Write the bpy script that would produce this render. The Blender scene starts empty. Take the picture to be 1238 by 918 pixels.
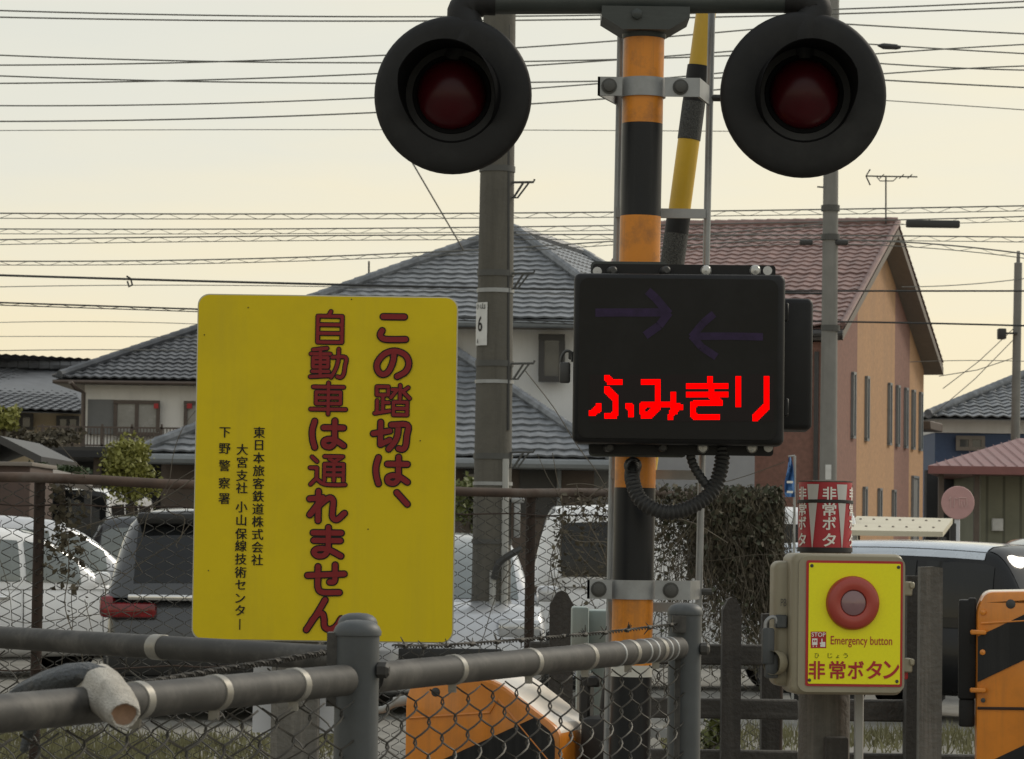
import bpy, bmesh, math, random
from mathutils import Vector, Matrix
R = math.radians
PI = math.pi
V = Vector
rnd = random.Random(7)
sc = bpy.context.scene
COL = sc.collection

# ------------------------------------------------------------------ camera
F = 3840.0                       # focal length in photo pixels (photo 1238 x 918)
PITCH, ROLL, CAMZ = R(2.82), R(0.8), 1.5
CAM = V((0, 0, CAMZ))
fwd = V((0, math.cos(PITCH), math.sin(PITCH)))
up0 = V((0, -math.sin(PITCH), math.cos(PITCH)))
rt0 = V((1, 0, 0))
rt = rt0 * math.cos(ROLL) + up0 * math.sin(ROLL)
up = up0 * math.cos(ROLL) - rt0 * math.sin(ROLL)
cd = bpy.data.cameras.new('camera')
cam = bpy.data.objects.new('camera', cd)
COL.objects.link(cam)
cd.sensor_width = 36
cd.lens = F / 1238 * 36
cd.clip_start, cd.clip_end = 0.1, 3000
cam.matrix_world = Matrix.Translation(CAM) @ Matrix((rt, up, -fwd)).transposed().to_4x4()
cd.dof.use_dof = True
cd.dof.focus_distance = 7.8
cd.dof.aperture_fstop = 34
sc.camera = cam

# ------------------------------------------------------------------ sky, sun, exposure
SUN_EL, SUN_AZ = R(34), R(52)    # azimuth measured clockwise from +Y (straight ahead)
wd = bpy.data.worlds.new('World')
sc.world = wd
wd.use_nodes = True
nt = wd.node_tree
nt.nodes.clear()
out = nt.nodes.new('ShaderNodeOutputWorld')
bg = nt.nodes.new('ShaderNodeBackground')
bg.inputs['Strength'].default_value = 0.1
sky = nt.nodes.new('ShaderNodeTexSky')
sky.sky_type = 'NISHITA'
sky.sun_disc = False
sky.sun_elevation = SUN_EL
sky.sun_rotation = SUN_AZ
sky.air_density, sky.dust_density = 1.0, 3.0
tc = nt.nodes.new('ShaderNodeTexCoord')
sep = nt.nodes.new('ShaderNodeSeparateXYZ')
nt.links.new(tc.outputs['Generated'], sep.inputs[0])
ramp = nt.nodes.new('ShaderNodeValToRGB')
cr = ramp.color_ramp
cr.elements[0].position = 0.0
cr.elements[0].color = (0.84, 0.73, 0.50, 1)
cr.elements[1].position = 1.0
cr.elements[1].color = (0.60, 0.64, 0.66, 1)
for p, c in ((0.07, (0.84, 0.75, 0.54)), (0.10, (0.80, 0.745, 0.58)), (0.15, (0.735, 0.72, 0.62)), (0.22, (0.68, 0.685, 0.62)), (0.5, (0.70, 0.72, 0.70))):
    e = cr.elements.new(p)
    e.color = (*c, 1)
mp = nt.nodes.new('ShaderNodeMapping')
mp.inputs['Scale'].default_value = (1.6, 1.6, 9)
nt.links.new(tc.outputs['Generated'], mp.inputs[0])
nz = nt.nodes.new('ShaderNodeTexNoise')
nz.inputs['Scale'].default_value = 2.2
nz.inputs['Detail'].default_value = 5
nt.links.new(mp.outputs[0], nz.inputs[0])
mr = nt.nodes.new('ShaderNodeMapRange')
mr.inputs['From Min'].default_value, mr.inputs['From Max'].default_value = 0.3, 0.7
mr.inputs['To Min'].default_value, mr.inputs['To Max'].default_value = -0.055, 0.055
nt.links.new(nz.outputs[0], mr.inputs[0])
ad = nt.nodes.new('ShaderNodeMath')
ad.operation = 'ADD'
nt.links.new(sep.outputs[2], ad.inputs[0])
nt.links.new(mr.outputs[0], ad.inputs[1])
nt.links.new(ad.outputs[0], ramp.inputs[0])
vm = nt.nodes.new('ShaderNodeVectorMath')
vm.operation = 'SCALE'
vm.inputs['Scale'].default_value = 10.0      # clouds as bright as the clear sky's own scale
nt.links.new(ramp.outputs[0], vm.inputs[0])
# the overcast is brighter on the sun's side than behind the camera
dt = nt.nodes.new('ShaderNodeVectorMath')
dt.operation = 'DOT_PRODUCT'
dt.inputs[1].default_value = (math.sin(SUN_AZ), math.cos(SUN_AZ), 0)
nt.links.new(tc.outputs['Generated'], dt.inputs[0])
az = nt.nodes.new('ShaderNodeMath')
az.operation = 'MULTIPLY_ADD'
az.inputs[1].default_value, az.inputs[2].default_value = 0.9, 9.45
nt.links.new(dt.outputs['Value'], az.inputs[0])
nt.links.new(az.outputs[0], vm.inputs['Scale'])
mx = nt.nodes.new('ShaderNodeMix')
mx.data_type = 'RGBA'
mx.inputs[0].default_value = 0.93            # overcast
nt.links.new(sky.outputs[0], mx.inputs[6])
nt.links.new(vm.outputs[0], mx.inputs[7])
nt.links.new(mx.outputs[2], bg.inputs[0])
nt.links.new(bg.outputs[0], out.inputs[0])
sd = bpy.data.lights.new('sun', 'SUN')
sd.energy = 1.3
sd.angle = R(14)
sd.color = (1.0, 0.90, 0.74)
sun = bpy.data.objects.new('sun', sd)
COL.objects.link(sun)
sdir = V((math.sin(SUN_AZ) * math.cos(SUN_EL), math.cos(SUN_AZ) * math.cos(SUN_EL), math.sin(SUN_EL)))
sun.rotation_euler = sdir.to_track_quat('Z', 'Y').to_euler()
sun.location = (20, 20, 30)
sc.view_settings.view_transform = 'Standard'
sc.view_settings.look = 'None'
sc.view_settings.exposure = 0.2
sc.view_settings.gamma = 1.0
sc.cycles.max_bounces = 6
sc.cycles.transparent_max_bounces = 8

# ------------------------------------------------------------------ helpers
def W(px, py, Y):
    """the point of the place that stands at depth Y behind photo pixel (px, py)"""
    d = fwd + rt * ((px - 619) / F) - up * ((py - 459) / F)
    return CAM + d * (Y / d.y)

def S(Y):
    return F / Y

def lerp(a, b, t):
    return a + (b - a) * t

class MB:
    """collects shapes and links them as ONE mesh object"""
    def __init__(s):
        s.v, s.f, s.m = [], [], []
        s.M = Matrix.Identity(4)
        s.mi = 0
    def add(s, vs, fs, mi=None):
        b = len(s.v)
        s.v += [s.M @ V(p) for p in vs]
        s.f += [tuple(b + i for i in f) for f in fs]
        s.m += [s.mi if mi is None else mi] * len(fs)
        return s
    def box(s, c, size, rot=None, mi=None):
        x, y, z = (q / 2 for q in size)
        vs = [V((a, b, d)) for a in (-x, x) for b in (-y, y) for d in (-z, z)]
        if rot is not None:
            vs = [rot @ p for p in vs]
        c = V(c)
        return s.add([c + p for p in vs], [(0, 1, 3, 2), (4, 6, 7, 5), (0, 4, 5, 1), (2, 3, 7, 6), (0, 2, 6, 4), (1, 5, 7, 3)], mi)
    def rbox(s, c, size, bev=0.01, seg=2, rot=None, mi=None, axis=None):
        bm = bmesh.new()
        bmesh.ops.create_cube(bm, size=1)
        for p in bm.verts:
            p.co = V((p.co.x * size[0], p.co.y * size[1], p.co.z * size[2]))
        ed = list(bm.edges)
        if axis is not None:
            ed = [e for e in ed if abs((e.verts[0].co - e.verts[1].co).normalized()[axis]) > 0.9]
        bmesh.ops.bevel(bm, geom=ed, offset=min(bev, 0.48 * min(size)) if axis is None else bev, segments=seg, profile=0.5, affect='EDGES')
        return s.bm(bm, c, rot, mi)
    def bm(s, bm, c=(0, 0, 0), rot=None, mi=None):
        bm.verts.ensure_lookup_table()
        bm.verts.index_update()
        c = V(c)
        vs = [c + (rot @ p.co if rot is not None else p.co) for p in bm.verts]
        s.add(vs, [tuple(q.index for q in f.verts) for f in bm.faces], mi)
        bm.free()
        return s
    def hexa(s, c8, bev=0.05, seg=3, mi=None):
        """bevelled hexahedron from 4 lower and 4 upper corners"""
        bm = bmesh.new()
        q = [bm.verts.new(p) for p in c8]
        for f in ((3, 2, 1, 0), (4, 5, 6, 7), (0, 1, 5, 4), (1, 2, 6, 5), (2, 3, 7, 6), (3, 0, 4, 7)):
            bm.faces.new([q[i] for i in f])
        bmesh.ops.recalc_face_normals(bm, faces=bm.faces)
        if bev:
            bmesh.ops.bevel(bm, geom=list(bm.edges), offset=bev, segments=seg, profile=0.5, affect='EDGES')
        return s.bm(bm, mi=mi)
    def tube(s, pts, r, n=8, caps=True, mi=None):
        pts = [V(p) for p in pts]
        rs = r if isinstance(r, (list, tuple)) else [r] * len(pts)
        vs, fs = [], []
        t0 = (pts[1] - pts[0]).normalized()
        a = V((0, 0, 1)) if abs(t0.z) < 0.9 else V((1, 0, 0))
        u = t0.cross(a).normalized()
        for i, p in enumerate(pts):
            t = (pts[min(i + 1, len(pts) - 1)] - pts[max(i - 1, 0)])
            t = t.normalized() if t.length > 1e-9 else t0
            u = (u - t * u.dot(t))
            u = u.normalized() if u.length > 1e-6 else t.orthogonal().normalized()
            w = t.cross(u)
            for k in range(n):
                an = 2 * PI * k / n
                vs.append(p + (u * math.cos(an) + w * math.sin(an)) * rs[i])
        for i in range(len(pts) - 1):
            for k in range(n):
                k2 = (k + 1) % n
                fs.append((i * n + k, i * n + k2, (i + 1) * n + k2, (i + 1) * n + k))
        if caps:
            fs.append(tuple(range(n))[::-1])
            fs.append(tuple((len(pts) - 1) * n + k for k in range(n)))
        return s.add(vs, fs, mi)
    def lathe(s, prof, o=(0, 0, 0), axis=(0, 0, 1), n=32, mi=None, a0=0.0, a1=2 * PI, mis=None):
        """prof: (radius, height) along the axis"""
        o, ax = V(o), V(axis).normalized()
        x = ax.orthogonal().normalized() if abs(ax.y) < 0.99 or True else V((1, 0, 0))
        if abs(ax.dot(V((0, 0, 1)))) < 0.95:
            x = (V((0, 0, 1)) - ax * ax.z).normalized()
        y = ax.cross(x)
        full = abs(a1 - a0) > 6.28
        cnt = n if full else n + 1
        vs = []
        for r_, h in prof:
            for k in range(cnt):
                an = a0 + (a1 - a0) * k / n
                vs.append(o + ax * h + (x * math.cos(an) + y * math.sin(an)) * r_)
        for i in range(len(prof) - 1):
            fs = []
            for k in range(n):
                k2 = (k + 1) % cnt if full else k + 1
                fs.append((i * cnt + k, i * cnt + k2, (i + 1) * cnt + k2, (i + 1) * cnt + k))
            if i == 0:
                b = len(s.v)
                s.v += [s.M @ V(p) for p in vs]
            s.f += [tuple(b + q for q in f) for f in fs]
            m_ = mis[i] if mis else (s.mi if mi is None else mi)
            s.m += [m_] * len(fs)
        return s
    def disc(s, o, axis, r, n=24, mi=None):
        return s.lathe([(r, 0), (1e-5, 0)], o, axis, n, mi)
    def prism(s, poly, d, o=(0, 0, 0), xa=(1, 0, 0), za=(0, 0, 1), mi=None, cap_back=True):
        """poly in (x, z) of a frame, extruded by d along the frame's y (= za x xa, away from the viewer)"""
        xa, za, o = V(xa), V(za), V(o)
        ya = za.cross(xa).normalized()
        n = len(poly)
        A = [o + xa * p[0] + za * p[1] for p in poly]
        B = [p + ya * d for p in A]
        fs = [tuple(range(n)), tuple(range(2 * n - 1, n - 1, -1))]
        fs += [((i + 1) % n, i, n + i, n + (i + 1) % n) for i in range(n)]
        return s.add(A + B, fs, mi)
    def build(s, name, mats, parent=None, ang=38, origin=None):
        me = bpy.data.meshes.new(name)
        o0 = V((0, 0, 0))
        if parent is not None:
            p = parent
            while p is not None:
                o0 = o0 + p.location
                p = p.parent
        elif origin is not None:
            o0 = V(origin)
        elif s.v:
            o0 = V((sum(p.x for p in s.v) / len(s.v), sum(p.y for p in s.v) / len(s.v), min(p.z for p in s.v)))
        me.from_pydata([p - o0 for p in s.v], [], s.f)
        for m_ in (mats if isinstance(mats, (list, tuple)) else [mats]):
            me.materials.append(m_)
        me.polygons.foreach_set('material_index', s.m)
        me.polygons.foreach_set('use_smooth', [True] * len(s.f))
        me.update()
        me.set_sharp_from_angle(angle=R(ang))
        ob = bpy.data.objects.new(name, me)
        COL.objects.link(ob)
        if parent is not None:
            ob.parent = parent
        else:
            ob.location = o0
        return ob

def tag(o, label=None, cat=None, group=None, kind=None):
    if label: o['label'] = label
    if cat: o['category'] = cat
    if group: o['group'] = group
    if kind: o['kind'] = kind
    return o

def thing(name, label, cat, loc=(0, 0, 0), group=None):
    o = bpy.data.objects.new(name, None)
    o.empty_display_size = 0.1
    COL.objects.link(o)
    o.location = V(loc)
    return tag(o, label, cat, group)

def base(px, py, Y):
    p = W(px, py, Y)
    return V((p.x, p.y, 0))

def pbox(mb, x0, y0, x1, y1, Y, d, bev=0.0, seg=2, mi=None, back=False):
    """a box whose front face fills the pixel rectangle at depth Y, d deep"""
    c = W((x0 + x1) / 2, (y0 + y1) / 2, Y)
    w, h = abs(x1 - x0) / S(Y), abs(y1 - y0) / S(Y)
    c = c + V((0, d / 2, 0))
    if bev:
        return mb.rbox(c, (w, d, h), bev, seg, mi=mi)
    return mb.box(c, (w, d, h), mi=mi)

def catmull(pts, k=6):
    pts = [V(p) for p in pts]
    if len(pts) < 3:
        return pts
    P = [pts[0] * 2 - pts[1]] + pts + [pts[-1] * 2 - pts[-2]]
    o = []
    for i in range(1, len(P) - 2):
        for j in range(k):
            t = j / k
            a, b, c, d = P[i - 1], P[i], P[i + 1], P[i + 2]
            o.append(0.5 * ((2 * b) + (c - a) * t + (2 * a - 5 * b + 4 * c - d) * t * t + (3 * b - a - 3 * c + d) * t ** 3))
    o.append(pts[-1])
    return o

# ------------------------------------------------------------------ materials
def mat(name, col, rough=0.6, metal=0.0, var=0.12, scale=6.0, bump=0.0, bscale=60.0, dirt=None, damt=0.0, streak=None, samt=0.0,
        coat=0.0, spec=0.5, dscale=3.0, sscale=(14, 14, 0.8), rvar=0.1, alpha=None):
    m = bpy.data.materials.new(name)
    m.use_nodes = True
    n, l = m.node_tree.nodes, m.node_tree.links
    b = n['Principled BSDF']
    b.inputs['Roughness'].default_value = rough
    b.inputs['Metallic'].default_value = metal
    b.inputs['Specular IOR Level'].default_value = spec
    b.inputs['Coat Weight'].default_value = coat
    b.inputs['Coat Roughness'].default_value = 0.08
    t = n.new('ShaderNodeTexCoord')
    nz = n.new('ShaderNodeTexNoise')
    nz.inputs['Scale'].default_value = scale
    nz.inputs['Detail'].default_value = 6
    nz.inputs['Roughness'].default_value = 0.65
    l.new(t.outputs['Object'], nz.inputs[0])
    mx = n.new('ShaderNodeMix')
    mx.data_type = 'RGBA'
    c = V(col)
    mx.inputs[6].default_value = (*[max(0, q * (1 - var)) for q in c], 1)
    mx.inputs[7].default_value = (*[q * (1 + var) for q in c], 1)
    mr = n.new('ShaderNodeMapRange')
    mr.inputs['From Min'].default_value, mr.inputs['From Max'].default_value = 0.3, 0.7
    l.new(nz.outputs[0], mr.inputs[0])
    l.new(mr.outputs[0], mx.inputs[0])
    cur = mx.outputs[2]
    def layer(cur, colour, amt, sc_, vec, lo, hi):
        z = n.new('ShaderNodeTexNoise')
        z.inputs['Scale'].default_value = sc_
        z.inputs['Detail'].default_value = 8
        z.inputs['Roughness'].default_value = 0.7
        if vec is not None:
            q = n.new('ShaderNodeMapping')
            q.inputs['Scale'].default_value = vec
            l.new(t.outputs['Object'], q.inputs[0])
            l.new(q.outputs[0], z.inputs[0])
        else:
            l.new(t.outputs['Object'], z.inputs[0])
        g = n.new('ShaderNodeMapRange')
        g.inputs['From Min'].default_value, g.inputs['From Max'].default_value = lo, hi
        g.inputs['To Max'].default_value = amt
        l.new(z.outputs[0], g.inputs[0])
        x = n.new('ShaderNodeMix')
        x.data_type = 'RGBA'
        l.new(g.outputs[0], x.inputs[0])
        l.new(cur, x.inputs[6])
        x.inputs[7].default_value = (*colour, 1)
        return x.outputs[2]
    if dirt:
        cur = layer(cur, dirt, damt, dscale, None, 0.48, 0.68)
    if streak:
        cur = layer(cur, streak, samt, 1.0, sscale, 0.5, 0.72)
    l.new(cur, b.inputs['Base Color'])
    if rvar:
        g = n.new('ShaderNodeMapRange')
        g.inputs['To Min'].default_value, g.inputs['To Max'].default_value = max(0.02, rough - rvar), min(1, rough + rvar)
        l.new(nz.outputs[0], g.inputs[0])
        l.new(g.outputs[0], b.inputs['Roughness'])
    if bump:
        z = n.new('ShaderNodeTexNoise')
        z.inputs['Scale'].default_value = bscale
        z.inputs['Detail'].default_value = 4
        l.new(t.outputs['Object'], z.inputs[0])
        bp = n.new('ShaderNodeBump')
        bp.inputs['Strength'].default_value = bump
        bp.inputs['Distance'].default_value = 0.02
        l.new(z.outputs[0], bp.inputs['Height'])
        l.new(bp.outputs[0], b.inputs['Normal'])
    return m

def emit(name, col, st):
    m = bpy.data.materials.new(name)
    m.use_nodes = True
    b = m.node_tree.nodes['Principled BSDF']
    b.inputs['Base Color'].default_value = (0.02, 0, 0, 1)
    b.inputs['Specular IOR Level'].default_value = 0.0
    b.inputs['Emission Color'].default_value = (*col, 1)
    b.inputs['Emission Strength'].default_value = st
    return m

def stripe_mat(name, c1, c2, per, duty, axis=0, rough=0.7, bump=0.6, var=0.1):
    """ribbed or planked cladding: regular grooves along one axis"""
    m = mat(name, c1, rough, var=var, scale=2.0, dirt=tuple(q * 0.6 for q in c1), damt=0.35, dscale=1.2)
    n, l = m.node_tree.nodes, m.node_tree.links
    b = n['Principled BSDF']
    src = b.inputs['Base Color'].links[0].from_socket
    t = n.new('ShaderNodeTexCoord')
    s = n.new('ShaderNodeSeparateXYZ')
    l.new(t.outputs['Object'], s.inputs[0])
    a = n.new('ShaderNodeMath'); a.operation = 'DIVIDE'; a.inputs[1].default_value = per
    l.new(s.outputs[axis], a.inputs[0])
    f = n.new('ShaderNodeMath'); f.operation = 'FRACT'
    l.new(a.outputs[0], f.inputs[0])
    g = n.new('ShaderNodeMath'); g.operation = 'LESS_THAN'; g.inputs[1].default_value = duty
    l.new(f.outputs[0], g.inputs[0])
    x = n.new('ShaderNodeMix'); x.data_type = 'RGBA'
    l.new(g.outputs[0], x.inputs[0]); l.new(src, x.inputs[6]); x.inputs[7].default_value = (*c2, 1)
    l.new(x.outputs[2], b.inputs['Base Color'])
    return m

M = {}
M['orange'] = mat('orange paint', (0.68, 0.235, 0.012), 0.42, var=0.10, scale=5, dirt=(0.25, 0.10, 0.03), damt=0.6, dscale=14, streak=(0.28, 0.12, 0.03), samt=0.65, sscale=(34, 34, 1.2))
M['band_black'] = mat('black band paint', (0.009, 0.010, 0.012), 0.4, spec=0.3, var=0.25, scale=8, streak=(0.05, 0.05, 0.05), samt=0.5)
M['band_white'] = mat('white band paint', (0.62, 0.61, 0.56), 0.6, dirt=(0.3, 0.28, 0.22), damt=0.5)
M['cover_orange'] = mat('orange machine cover', (0.70, 0.23, 0.014), 0.33, var=0.1, scale=4, dirt=(0.36, 0.13, 0.02), damt=0.5, streak=(0.28, 0.11, 0.03), samt=0.5, coat=0.4)
M['rim_glint'] = mat('cover rim painted glint', (0.86, 0.76, 0.64), 0.35, var=0.06, coat=0.5)  # sun glint on the orange cover's top, put into the colour
M['yellow_arm'] = mat('yellow barrier arm', (0.62, 0.38, 0.02), 0.45, dirt=(0.35, 0.22, 0.03), damt=0.5)
M['dark_mesh'] = mat('dark woven tape', (0.06, 0.06, 0.055), 0.8, var=0.9, scale=260, bump=0.4, bscale=300)
M['signal_black'] = mat('signal black', (0.012, 0.012, 0.0125), 0.62, spec=0.3, var=0.25, scale=5, dirt=(0.032, 0.032, 0.031), damt=0.5, dscale=4)
M['hood_black'] = mat('hood matt black', (0.007, 0.007, 0.0075), 0.9, var=0.2, spec=.05)
M['arm_dark'] = mat('dark green grey pipe', (0.035, 0.042, 0.040), 0.45, var=0.2, streak=(0.08, 0.09, 0.085), samt=0.6, sscale=(2, 20, 20))
M['lens'] = mat('dark red lens', (0.042, 0.0025, 0.005), 0.3, var=0.1, spec=0.22, rvar=0.04)
M['galv'] = mat('galvanised steel', (0.33, 0.34, 0.345), 0.5, 0.55, var=0.14, scale=14, dirt=(0.17, 0.165, 0.15), damt=0.5)
M['galv_dark'] = mat('dull galvanised tube', (0.066, 0.073, 0.077), 0.55, 0.1, var=0.2, scale=10, dirt=(0.055, 0.055, 0.05), damt=0.6, streak=(0.2, 0.2, 0.19), samt=0.35)
M['rail_dark'] = mat('weathered fence rail', (0.040, 0.038, 0.035), 0.6, 0.05, var=0.3, scale=12, dirt=(0.15, 0.14, 0.125), damt=0.5, dscale=11, spec=.35)
M['band_clip'] = mat('bright tie band', (0.27, 0.26, 0.235), 0.42, 0.6, dirt=(0.2, 0.17, 0.12), damt=0.4, dscale=20)
M['wire_mesh'] = mat('fence wire', (0.050, 0.046, 0.039), 0.55, 0.4, var=0.3, scale=20)
M['wire_far'] = mat('old fence wire', (0.045, 0.042, 0.036), 0.65, 0.3, var=0.3, scale=8)
M['barb'] = mat('barbed wire', (0.05, 0.046, 0.04), 0.65, 0.4, var=0.4, scale=40)
M['rust'] = mat('rusty pipe', (0.065, 0.042, 0.031), 0.85, 0.05, var=0.4, scale=7, dirt=(0.13, 0.12, 0.11), damt=0.6, dscale=3)
M['rust_dark'] = mat('dark rusty post', (0.034, 0.021, 0.015), 0.85, 0.1, var=0.4, scale=8)
M['sign_yellow'] = mat('sign yellow', (0.66, 0.50, 0.008), 0.5, spec=.22, var=0.035, scale=2.5, dirt=(0.34, 0.25, 0.02), damt=0.18, streak=(0.44, 0.34, 0.04), samt=0.26, sscale=(11, 11, 0.6), bump=.05, bscale=2.2)
M['sign_edge'] = mat('sign aluminium edge', (0.5, 0.5, 0.46), 0.45, 0.5)
M['sign_red'] = mat('sign red', (0.215, 0.016, 0.018), 0.5, spec=.25, var=0.08)
M['sign_ink'] = mat('sign black ink', (0.012, 0.010, 0.009), 0.5, spec=.25)
M['disp_black'] = mat('display case black', (0.008, 0.008, 0.009), 0.5, spec=0.3, var=0.3, dirt=(0.03, 0.03, 0.03), damt=0.4)
M['disp_face'] = mat('display face', (0.0065, 0.0065, 0.007), 0.3, spec=0.2, var=0.15, rvar=0.05, dirt=(0.016, 0.016, 0.017), damt=0.4, dscale=6)
M['disp_window'] = mat('unlit led window', (0.011, 0.007, 0.008), 0.35, var=0.2, spec=0.2)
M['disp_arrow'] = mat('unlit arrow film', (0.026, 0.015, 0.046), 0.45, var=0.35, scale=30, spec=.2)
M['led'] = emit('lit red led', (1.0, 0.0, 0.0), 1.35)
M['bolt'] = mat('zinc bolt', (0.5, 0.5, 0.48), 0.4, 0.7, var=0.2, scale=60)
M['bolt_dark'] = mat('dark bolt', (0.06, 0.06, 0.06), 0.5, 0.4)
M['conduit'] = mat('black corrugated conduit', (0.022, 0.022, 0.022), 0.55)
M['box_beige'] = mat('button box beige', (0.30, 0.268, 0.19), 0.45, var=0.06, scale=4, dirt=(0.2, 0.175, 0.12), damt=0.4, streak=(0.19, 0.165, 0.11), samt=0.3)
M['plate_red'] = mat('plate red', (0.40, 0.014, 0.018), 0.4)
M['plate_yellow'] = mat('plate fluorescent yellow', (0.86, 0.80, 0.0), 0.4, var=0.03, scale=150)
M['btn_red'] = mat('button red', (0.36, 0.045, 0.028), 0.4, var=0.08, coat=0.2)
M['btn_lens'] = mat('button lens', (0.22, 0.12, 0.13), 0.18, coat=0.6, rvar=0.05)
M['white_ink'] = mat('white print', (0.78, 0.77, 0.72), 0.5, var=0.05)
M['sleeve_red'] = mat('sleeve red', (0.40, 0.020, 0.032), 0.45, var=0.08, dirt=(0.26, 0.03, 0.03), damt=0.3)
M['sleeve_white'] = mat('sleeve white', (0.55, 0.545, 0.52), 0.5, var=0.06, dirt=(0.35, 0.33, 0.29), damt=0.4)
M['wood_grey'] = mat('weathered timber', (0.115, 0.108, 0.095), 0.9, var=0.3, scale=5, streak=(0.22, 0.20, 0.175), samt=0.7, sscale=(40, 40, 1.6), bump=0.4, bscale=50)
M['wood_dark'] = mat('dark timber', (0.040, 0.036, 0.032), 0.9, var=0.3, scale=5, streak=(0.075, 0.07, 0.062), samt=0.7, sscale=(30, 30, 1.6), bump=0.4)
M['timber_rail'] = mat('timber rail', (0.050, 0.046, 0.041), 0.9, var=0.3, streak=(0.1, 0.095, 0.085), samt=0.7, sscale=(1.2, 40, 40), bump=0.4)
M['concrete'] = mat('concrete pole', (0.105, 0.098, 0.082), 0.85, var=0.14, scale=3, streak=(0.06, 0.056, 0.046), samt=0.7, sscale=(8, 8, 0.5), bump=0.25, bscale=30)
M['concrete2'] = mat('pale concrete pole', (0.21, 0.205, 0.19), 0.85, var=0.14, scale=3, streak=(0.12, 0.115, 0.1), samt=0.6, sscale=(8, 8, 0.5))
M['step_steel'] = mat('step steel', (0.09, 0.09, 0.085), 0.6, 0.4)
M['cabinet'] = mat('pale green cabinet', (0.27, 0.325, 0.31), 0.5, var=0.08, dirt=(0.17, 0.2, 0.185), damt=0.4, streak=(0.16, 0.17, 0.15), samt=0.4)
M['pvc'] = mat('grey pvc pipe', (0.36, 0.36, 0.34), 0.5, dirt=(0.2, 0.19, 0.17), damt=0.4)
M['white_panel'] = mat('white panel', (0.62, 0.63, 0.66), 0.6, dirt=(0.4, 0.4, 0.4), damt=0.3)
M['wire_sky'] = mat('overhead cable', (0.16, 0.157, 0.145), 0.6)
M['wire_dark'] = mat('dark overhead cable', (0.035, 0.035, 0.034), 0.6)
M['ins_white'] = mat('porcelain', (0.6, 0.6, 0.57), 0.3)
M['tile_grey'] = mat('glazed grey roof tile', (0.172, 0.182, 0.196), 0.36, var=0.45, scale=5, dirt=(0.085, 0.095, 0.105), damt=0.6, dscale=1.6)
M['tile_dark'] = mat('dark roof tile', (0.095, 0.10, 0.11), 0.42, var=0.3, scale=2.5, dirt=(0.05, 0.05, 0.055), damt=0.4)
M['tile_red'] = mat('red brown roof tile', (0.25, 0.158, 0.142), 0.55, var=0.3, scale=3.0, dirt=(0.17, 0.10, 0.088), damt=0.45, dscale=0.9)
M['tile_teal'] = mat('blue grey porch tile', (0.10, 0.125, 0.135), 0.4, var=0.25, scale=2.0)
M['roof_maroon'] = mat('maroon sheet roof', (0.20, 0.075, 0.070), 0.45, var=0.1)
M['wall_white'] = mat('off white render', (0.78, 0.775, 0.76), 0.85, var=0.05, scale=1.5, streak=(0.55, 0.545, 0.52), samt=0.3, sscale=(3, 3, 0.4))
M['wall_cream'] = mat('cream render', (0.86, 0.83, 0.77), 0.85, var=0.05, scale=1.5, streak=(0.62, 0.59, 0.53), samt=0.3, sscale=(3, 3, 0.4))
M['wall_beige'] = mat('beige render', (0.40, 0.33, 0.23), 0.85, var=0.08, scale=1.0)
M['wall_grey'] = mat('light grey wall', (0.30, 0.30, 0.31), 0.8, var=0.06)
M['wall_blue'] = mat('navy cladding', (0.055, 0.085, 0.16), 0.7, var=0.12)
M['trim_dark'] = mat('dark trim', (0.045, 0.043, 0.042), 0.5, var=0.15)
M['trim_brown'] = mat('brown trim', (0.10, 0.075, 0.06), 0.6, var=0.15)
M['soffit'] = mat('grey brown soffit', (0.20, 0.175, 0.15), 0.8, var=0.1)
M['gutter'] = mat('grey gutter', (0.20, 0.215, 0.225), 0.4, var=0.1)
M['shutter'] = mat('grey shutter', (0.17, 0.17, 0.165), 0.6, var=0.08)
M['pane'] = mat('window glass', (0.05, 0.055, 0.06), 0.08, var=0.25, scale=1.5, rvar=0.04, coat=0.5)
M['curtain'] = mat('curtained glass', (0.24, 0.235, 0.22), 0.25, var=0.2, scale=3, rvar=0.1, coat=0.4)
M['glass_car'] = mat('car glass', (0.11, 0.13, 0.125), 0.04, 0.18, var=0.4, scale=2, rvar=0.02, coat=1.0, spec=0.9)
M['glass_tint'] = mat('tinted car glass', (0.013, 0.014, 0.015), 0.06, var=0.3, scale=2, rvar=0.02, spec=0.38)
M['paint_white'] = mat('white car paint', (0.80, 0.80, 0.80), 0.3, var=0.04, coat=1.0, dirt=(0.55, 0.54, 0.52), damt=0.3)
M['paint_silver'] = mat('silver car paint', (0.50, 0.51, 0.53), 0.3, 0.35, var=0.05, coat=1.0)
M['paint_grey'] = mat('dark grey car paint', (0.026, 0.028, 0.031), 0.28, 0.1, var=0.1, coat=0.9)
M['paint_black'] = mat('black car paint', (0.009, 0.0095, 0.011), 0.25, var=0.1, spec=.3, coat=0.15)
M['paint_sky'] = mat('pale blue silver car roof', (0.55, 0.60, 0.66), 0.28, 0.2, var=0.05, coat=1.0)
M['trim_black'] = mat('black plastic', (0.012, 0.012, 0.012), 0.55)
M['tyre'] = mat('tyre rubber', (0.018, 0.018, 0.018), 0.85)
M['rim'] = mat('alloy rim', (0.42, 0.42, 0.43), 0.35, 0.8)
M['chrome'] = mat('chrome strip', (0.7, 0.7, 0.7), 0.15, 0.9)
M['tail_red'] = mat('tail lamp red', (0.17, 0.008, 0.011), 0.2, coat=0.3, rvar=0.05, var=0.6, scale=24)
M['head_clear'] = mat('head lamp', (0.5, 0.52, 0.55), 0.12, 0.4, coat=1.0, rvar=0.05)
M['plate_plain'] = mat('number plate', (0.6, 0.6, 0.58), 0.5)
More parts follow.
